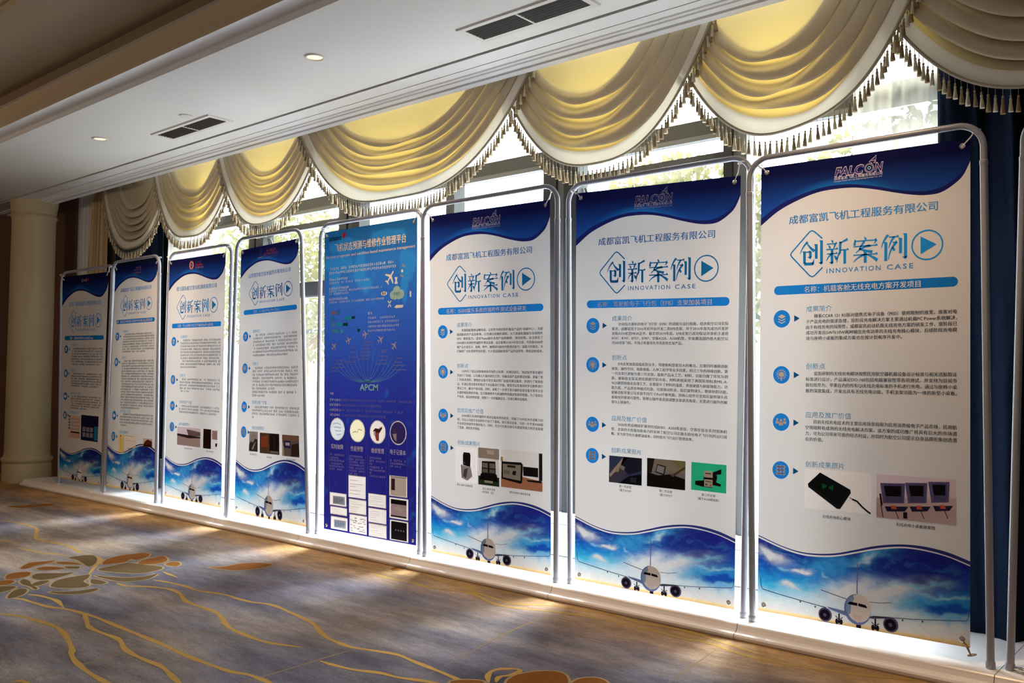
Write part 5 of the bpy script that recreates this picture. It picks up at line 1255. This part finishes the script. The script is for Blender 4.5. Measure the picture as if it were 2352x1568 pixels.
def under_print(q_):
    return any((q_[:, 0] > a).all() and (q_[:, 0] < b_).all() and (q_[:, 1] > c_).all() and (q_[:, 1] < d).all() for a, b_, c_, d in CARDB) or any((np.hypot(q_[:, 0] - a, q_[:, 1] - b_) < CIRB).all() for a, b_ in P5['circ'])
b5.painted('sheet', P, C, 0, drop=under_print)
rnd = random.Random(55)
WB, LB = LWHITE, solid('pale_blue_ink', rgb(214, 222, 246), 0.8, spec=0.1)
def q5(box): return box[0], box[2], (box[1] + box[3]) / 2
m = MB(); b5.text(m, 'ameco', .046, 1.757, .030, 1, ink(24, 30, 60), x1=.158, bold=.02)
b5.poly(m, P5['mark'], 1, ink(206, 36, 60)); b5.part(m, 'company_logo')
m = MB()
b5.text(m, '飞机状态预测与维修作业管理平台', .100, 1.697, .050, 1, solid('peach_ink', rgb(255, 232, 204), .8, spec=.1), x1=.712, bold=.02)
b5.part(m, 'headline')
m = MB(); b5.text(m, 'Airplane prognostic and condition based maintenance management', .014, 1.6465, .017, 1, solid('pink_ink', rgb(250, 226, 216), .8, spec=.1), x1=.784, bold=.006); b5.part(m, 'headline_translation')
m = MB()
for i, l in enumerate(P5['lines']):
    a, b_, v = q5(l); b5.marks(m, a, b_, v, .0165 if i < 2 else .0135, 1, LB if i >= 2 else WB, rnd)
for l in P5['heads']:
    a, b_, v = q5(l); b5.marks(m, a, b_, v, .016, 1, WB, rnd, gap=0)
for l in P5['list']:
    a, b_, v = q5(l); b5.marks(m, a, b_, v, .0135, 1, LB, rnd)
b5.part(m, 'introduction_text')
def small_plane(m, u, v, s, a, mat):
    c_, s_ = math.cos(a), math.sin(a)
    pts = [(0, 1), (.12, .8), (.12, .3), (.95, -.2), (.95, -.4), (.12, -.1), (.1, -.65), (.4, -.85), (.4, -1), (0, -.9), (-.4, -1), (-.4, -.85), (-.1, -.65), (-.12, -.1), (-.95, -.4), (-.95, -.2), (-.12, .3), (-.12, .8)]
    b5.poly(m, [(u + (x * c_ - y * s_) * s, v + (x * s_ + y * c_) * s) for x, y in pts], 1.5, mat)
ic = P5['icons']
m = MB(); small_plane(m, *ic[0], .044, -.7, WB)
for dx in (-1, 1): b5.poly(m, [(ic[1][0] + dx * .006 - .012, ic[1][1] + dx * .028), (ic[1][0] + dx * .006 + .016, ic[1][1] + dx * .028 - .012), (ic[1][0] + dx * .006 + .02, ic[1][1] + dx * .028), (ic[1][0] + dx * .006 - .006, ic[1][1] + dx * .028 + .012)], 1.5, ink(150, 170, 200))
b5.disc(m, *ic[1], .009, 1.8, WB, n=12)
b5.poly(m, [(ic[2][0] - .014, ic[2][1] - .02), (ic[2][0] + .014, ic[2][1] - .02), (ic[2][0] + .006, ic[2][1]), (ic[2][0] + .012, ic[2][1] + .018), (ic[2][0] - .012, ic[2][1] + .018), (ic[2][0] - .006, ic[2][1])], 1.5, WB)
CL = ink(176, 222, 226)
for dx, dy, r in ((-.032, -.006, .024), (0, .012, .032), (.034, -.004, .026), (.016, -.012, .022), (-.012, -.014, .02)): b5.disc(m, ic[3][0] + dx, ic[3][1] + dy, r, 1.5 + .1 * r, CL, n=20)
b5.marks(m, ic[3][0] - .025, ic[3][0] + .025, ic[3][1], .016, 2.2, ink(70, 150, 180), rnd, gap=0)
for dx, r in ((-.014, .010), (0, .013), (.014, .010)): b5.disc(m, ic[4][0] + dx, ic[4][1], r, 1.5, WB, n=14)
b5.rect(m, ic[5][0] - .006, ic[5][0] + .006, ic[5][1] - .02, ic[5][1] + .012, 1.5, WB)
b5.line(m, [(ic[6][0] - .012, ic[6][1] - .018), (ic[6][0] + .012, ic[6][1] + .018)], .007, 1.5, WB); b5.line(m, [(ic[6][0] + .012, ic[6][1] - .018), (ic[6][0] - .012, ic[6][1] + .018)], .007, 1.5, WB)
b5.poly(m, [(ic[7][0] - .038, ic[7][1] - .004), (ic[7][0] - .025, ic[7][1] - .01), (ic[7][0] + .03, ic[7][1] - .009), (ic[7][0] + .036, ic[7][1] + .006), (ic[7][0] - .02, ic[7][1] + .008)], 1.5, WB)
for k in (2, 4, 5, 6, 7): b5.line(m, [ic[3], ic[k]], .0018, 1.1, ink(90, 140, 200))
b5.part(m, 'network_diagram')
m = MB()
cols = [(60, 150, 200), (40, 170, 220), (20, 80, 90), (80, 180, 220), (50, 180, 226), (20, 84, 92), (70, 170, 220), (90, 190, 230), (18, 84, 88), (70, 130, 200), (206, 96, 80)]
for l, c_ in zip(P5['bars'], cols): b5.rect(m, min(l[0], l[2]), max(l[0], l[2]), min(l[1], l[3]), max(l[1], l[3]), 1, ink(*c_))
for v in (1.256, 1.216): b5.line(m, [(.10, v), (.30, v + .002)], .0022, 1, ink(90, 140, 200))
b5.line(m, [(.19, 1.31), (.27, 1.31), (.31, 1.345), (.34, 1.345)], .0022, 1, ink(90, 140, 200))
b5.part(m, 'bar_chart')
m = MB()
for i, (u_, v_) in enumerate(P5['planes']):
    small_plane(m, u_, v_, .026, -1.4 + .2 * i, ink(206, 190, 196))
for l in P5['stack']:
    b5.rect(m, l[0], l[2], l[1] - .0022, l[1] + .0022, 1, ink(140, 140, 200))
ru, rv = P5['root'][0]
for k in range(17):
    t = (k - 8) / 8
    pts = [(ru + .30 * math.copysign(abs(t) ** .8, t) * (s ** .75), rv + .012 * (1 - abs(t)) + (.16 * (1 - .6 * abs(t)) + .035) * s ** (1.9 if abs(t) > .4 else 1.3)) for s in [j / 12 for j in range(13)]]
    b5.line(m, pts, .0026, 1, solid('teal_ink', rgb(96, 180, 224), .8, spec=.1))
b5.part(m, 'flow_diagram')
m = MB(); b5.text(m, 'APCM', P5['apcm'][0][0], (P5['apcm'][0][1] + P5['apcm'][1][1]) / 2, .036, 1, solid('cyan_ink', rgb(170, 236, 250), .8, spec=.1), x1=P5['apcm'][1][0], bold=.02); b5.part(m, 'acronym')
m = MB()
for i, l in enumerate(P5['l2']):
    a, b_, v = q5(l); b5.marks(m, a, a + min(.10, b_ - a), v, .0155, 1, WB, rnd, gap=0)
    if b_ - a > .12: b5.marks(m, a + .10, b_, v, .0135, 1, ink(150, 150, 206), rnd)
    b5.part(m, 'summary_line'); m = MB()
TT = ['实时故障', '性能预警', '维修管理', '电子记录本']
rr = (P5['cr'][1][0] - P5['cr'][0][0]) / 2
for i, (cu, cv) in enumerate(P5['circ']):
    m = MB(); b5.line(m, [(cu + rr * .95 * math.cos(2 * math.pi * k / 40), cv + rr * .95 * math.sin(2 * math.pi * k / 40)) for k in range(40)], rr * .1, 1, ink(236, 230, 226), closed=True)
    if i == 0:
        b5.disc(m, cu, cv, rr * .91, 1, ink(214, 220, 228), n=40)
        for k in range(4): b5.line(m, [(cu - .04 + .01 * k, cv + .03 - .02 * k), (cu, cv + .036 - .024 * k), (cu + .035, cv + .026 - .018 * k)], .003, 1.8, ink(150, 164, 190))
    elif i == 1:
        b5.disc(m, cu, cv, rr * .91, 1, ink(240, 234, 200), n=40); b5.line(m, [(cu - .04, cv - .012), (cu - .015, cv - .004), (cu, cv - .012), (cu + .012, cv + .012), (cu + .04, cv + .004)], .0035, 1.8, ink(120, 110, 90))
    elif i == 2:
        b5.disc(m, cu, cv, rr * .91, 1, ink(232, 222, 216), n=40); b5.poly(m, [(cu - .01, cv - .05), (cu + .012, cv - .05), (cu + .012, cv - .01), (cu + .032, cv + .02), (cu + .02, cv + .03), (cu, cv), (cu - .02, cv + .008), (cu - .03, cv - .006)], 1.8, ink(180, 96, 88))
        b5.poly(m, [(cu - .04, cv + .004), (cu - .02, cv + .022), (cu + .02, cv + .018), (cu + .034, cv + .034), (cu + .04, cv + .024), (cu + .02, cv), (cu - .02, cv - .004)], 2.0, ink(80, 60, 64)); b5.rect(m, cu - .034, cu - .018, cv - .02, cv + .004, 2.2, WB)
    else:
        b5.disc(m, cu, cv, rr * .91, 1, ink(44, 34, 80), n=40); b5.poly(m, [(cu - .044, cv - .008), (cu - .012, cv - .004), (cu - .012, cv - .048), (cu - .03, cv - .036)], 1.8, ink(206, 200, 214)); b5.poly(m, [(cu - .036, cv + .02), (cu - .016, cv + .024), (cu - .016, cv), (cu - .036, cv)], 1.8, ink(120, 80, 130))
    b5.part(m, 'round_picture')
    m = MB(); l = P5['hd'][i]; b5.text(m, TT[i], l[0], (l[1] + l[3]) / 2, .030, 1, WB, x1=l[2], bold=.008); b5.part(m, 'column_heading')
for k0, k1 in ((0, 6), (6, 13), (13, 20), (20, 23)):
    m = MB()
    for l in P5['tx'][k0:k1]:
        a, b_, v = q5(l); b5.marks(m, a, b_, v, .0125, 1, ink(186, 180, 222), rnd)
    b5.part(m, 'column_text')
m = MB()
for (a, b_), (c_, d_) in P5['boxes']: b5.line(m, [(a, b_), (c_, d_)], .0016, 1, ink(120, 130, 190))
b5.part(m, 'column_outline')
for i, cd in enumerate(P5['cards']):
    us_, vs2 = [p_[0] for p_ in cd], [p_[1] for p_ in cd]
    u0, u1, v0, v1 = (us_[0] + us_[3]) / 2, (us_[1] + us_[2]) / 2, (vs2[2] + vs2[3]) / 2, (vs2[0] + vs2[1]) / 2
    def shot(p, r, l, i=i):
        rr_ = random.Random(i)
        if i in (0, 2):
            r(.2, .9, .15, .75, (190, 204, 224), 0)
            for k in range(4): p([(.25 + .15 * k, .2), (.38 + .15 * k, .2 + .1 * k), (.36 + .12 * k, .7), (.26 + .14 * k, .6)], (150, 176, 212), 1)
        elif i in (9,):
            r(.06, .94, .05, .95, (238, 232, 228), 0); r(.12, .32, .3, .85, (70, 60, 66), 1); l([(.06, .93), (.94, .93)], .003, (120, 110, 120), 1)
        elif i == 10:
            r(.08, .92, .08, .92, (206, 190, 206), 0); r(.08, .92, .7, .92, (34, 30, 36), 1); r(.08, .92, .08, .16, (60, 54, 66), 1); p([(.2, .55), (.5, .62), (.8, .5), (.6, .36), (.3, .4)], (226, 220, 226), 1)
        elif i == 11:
            r(.08, .92, .06, .93, (34, 30, 36), 0)
            for k in range(4): r(.3 + .14 * k, .36 + .14 * k, .48, .56, (150, 146, 150), 1)
        elif i == 5:
            for k in range(30):
                x, y = rr_.uniform(.06, .85), .08 + .84 * (k // 5) / 6 + rr_.uniform(0, .06); r(x, x + .1, y, y + .028, (90, 84, 92), 0)
        else:
            for k in range(5):
                y = .15 + .15 * k + rr_.uniform(0, .05); r(.1, rr_.uniform(.4, .9), y, y + .02, (206, 196, 196), 0)
    photo(b5, (u0, u1, v0, v1), shot, (236, 230, 226))
finish(b5)
tie(b5, .026, 1.776, (-4.49, 1.94)); tie(b5, .774, 1.776, (-3.625, 1.945))

bpy.data.objects.remove(_tobj)
bpy.context.view_layer.update()
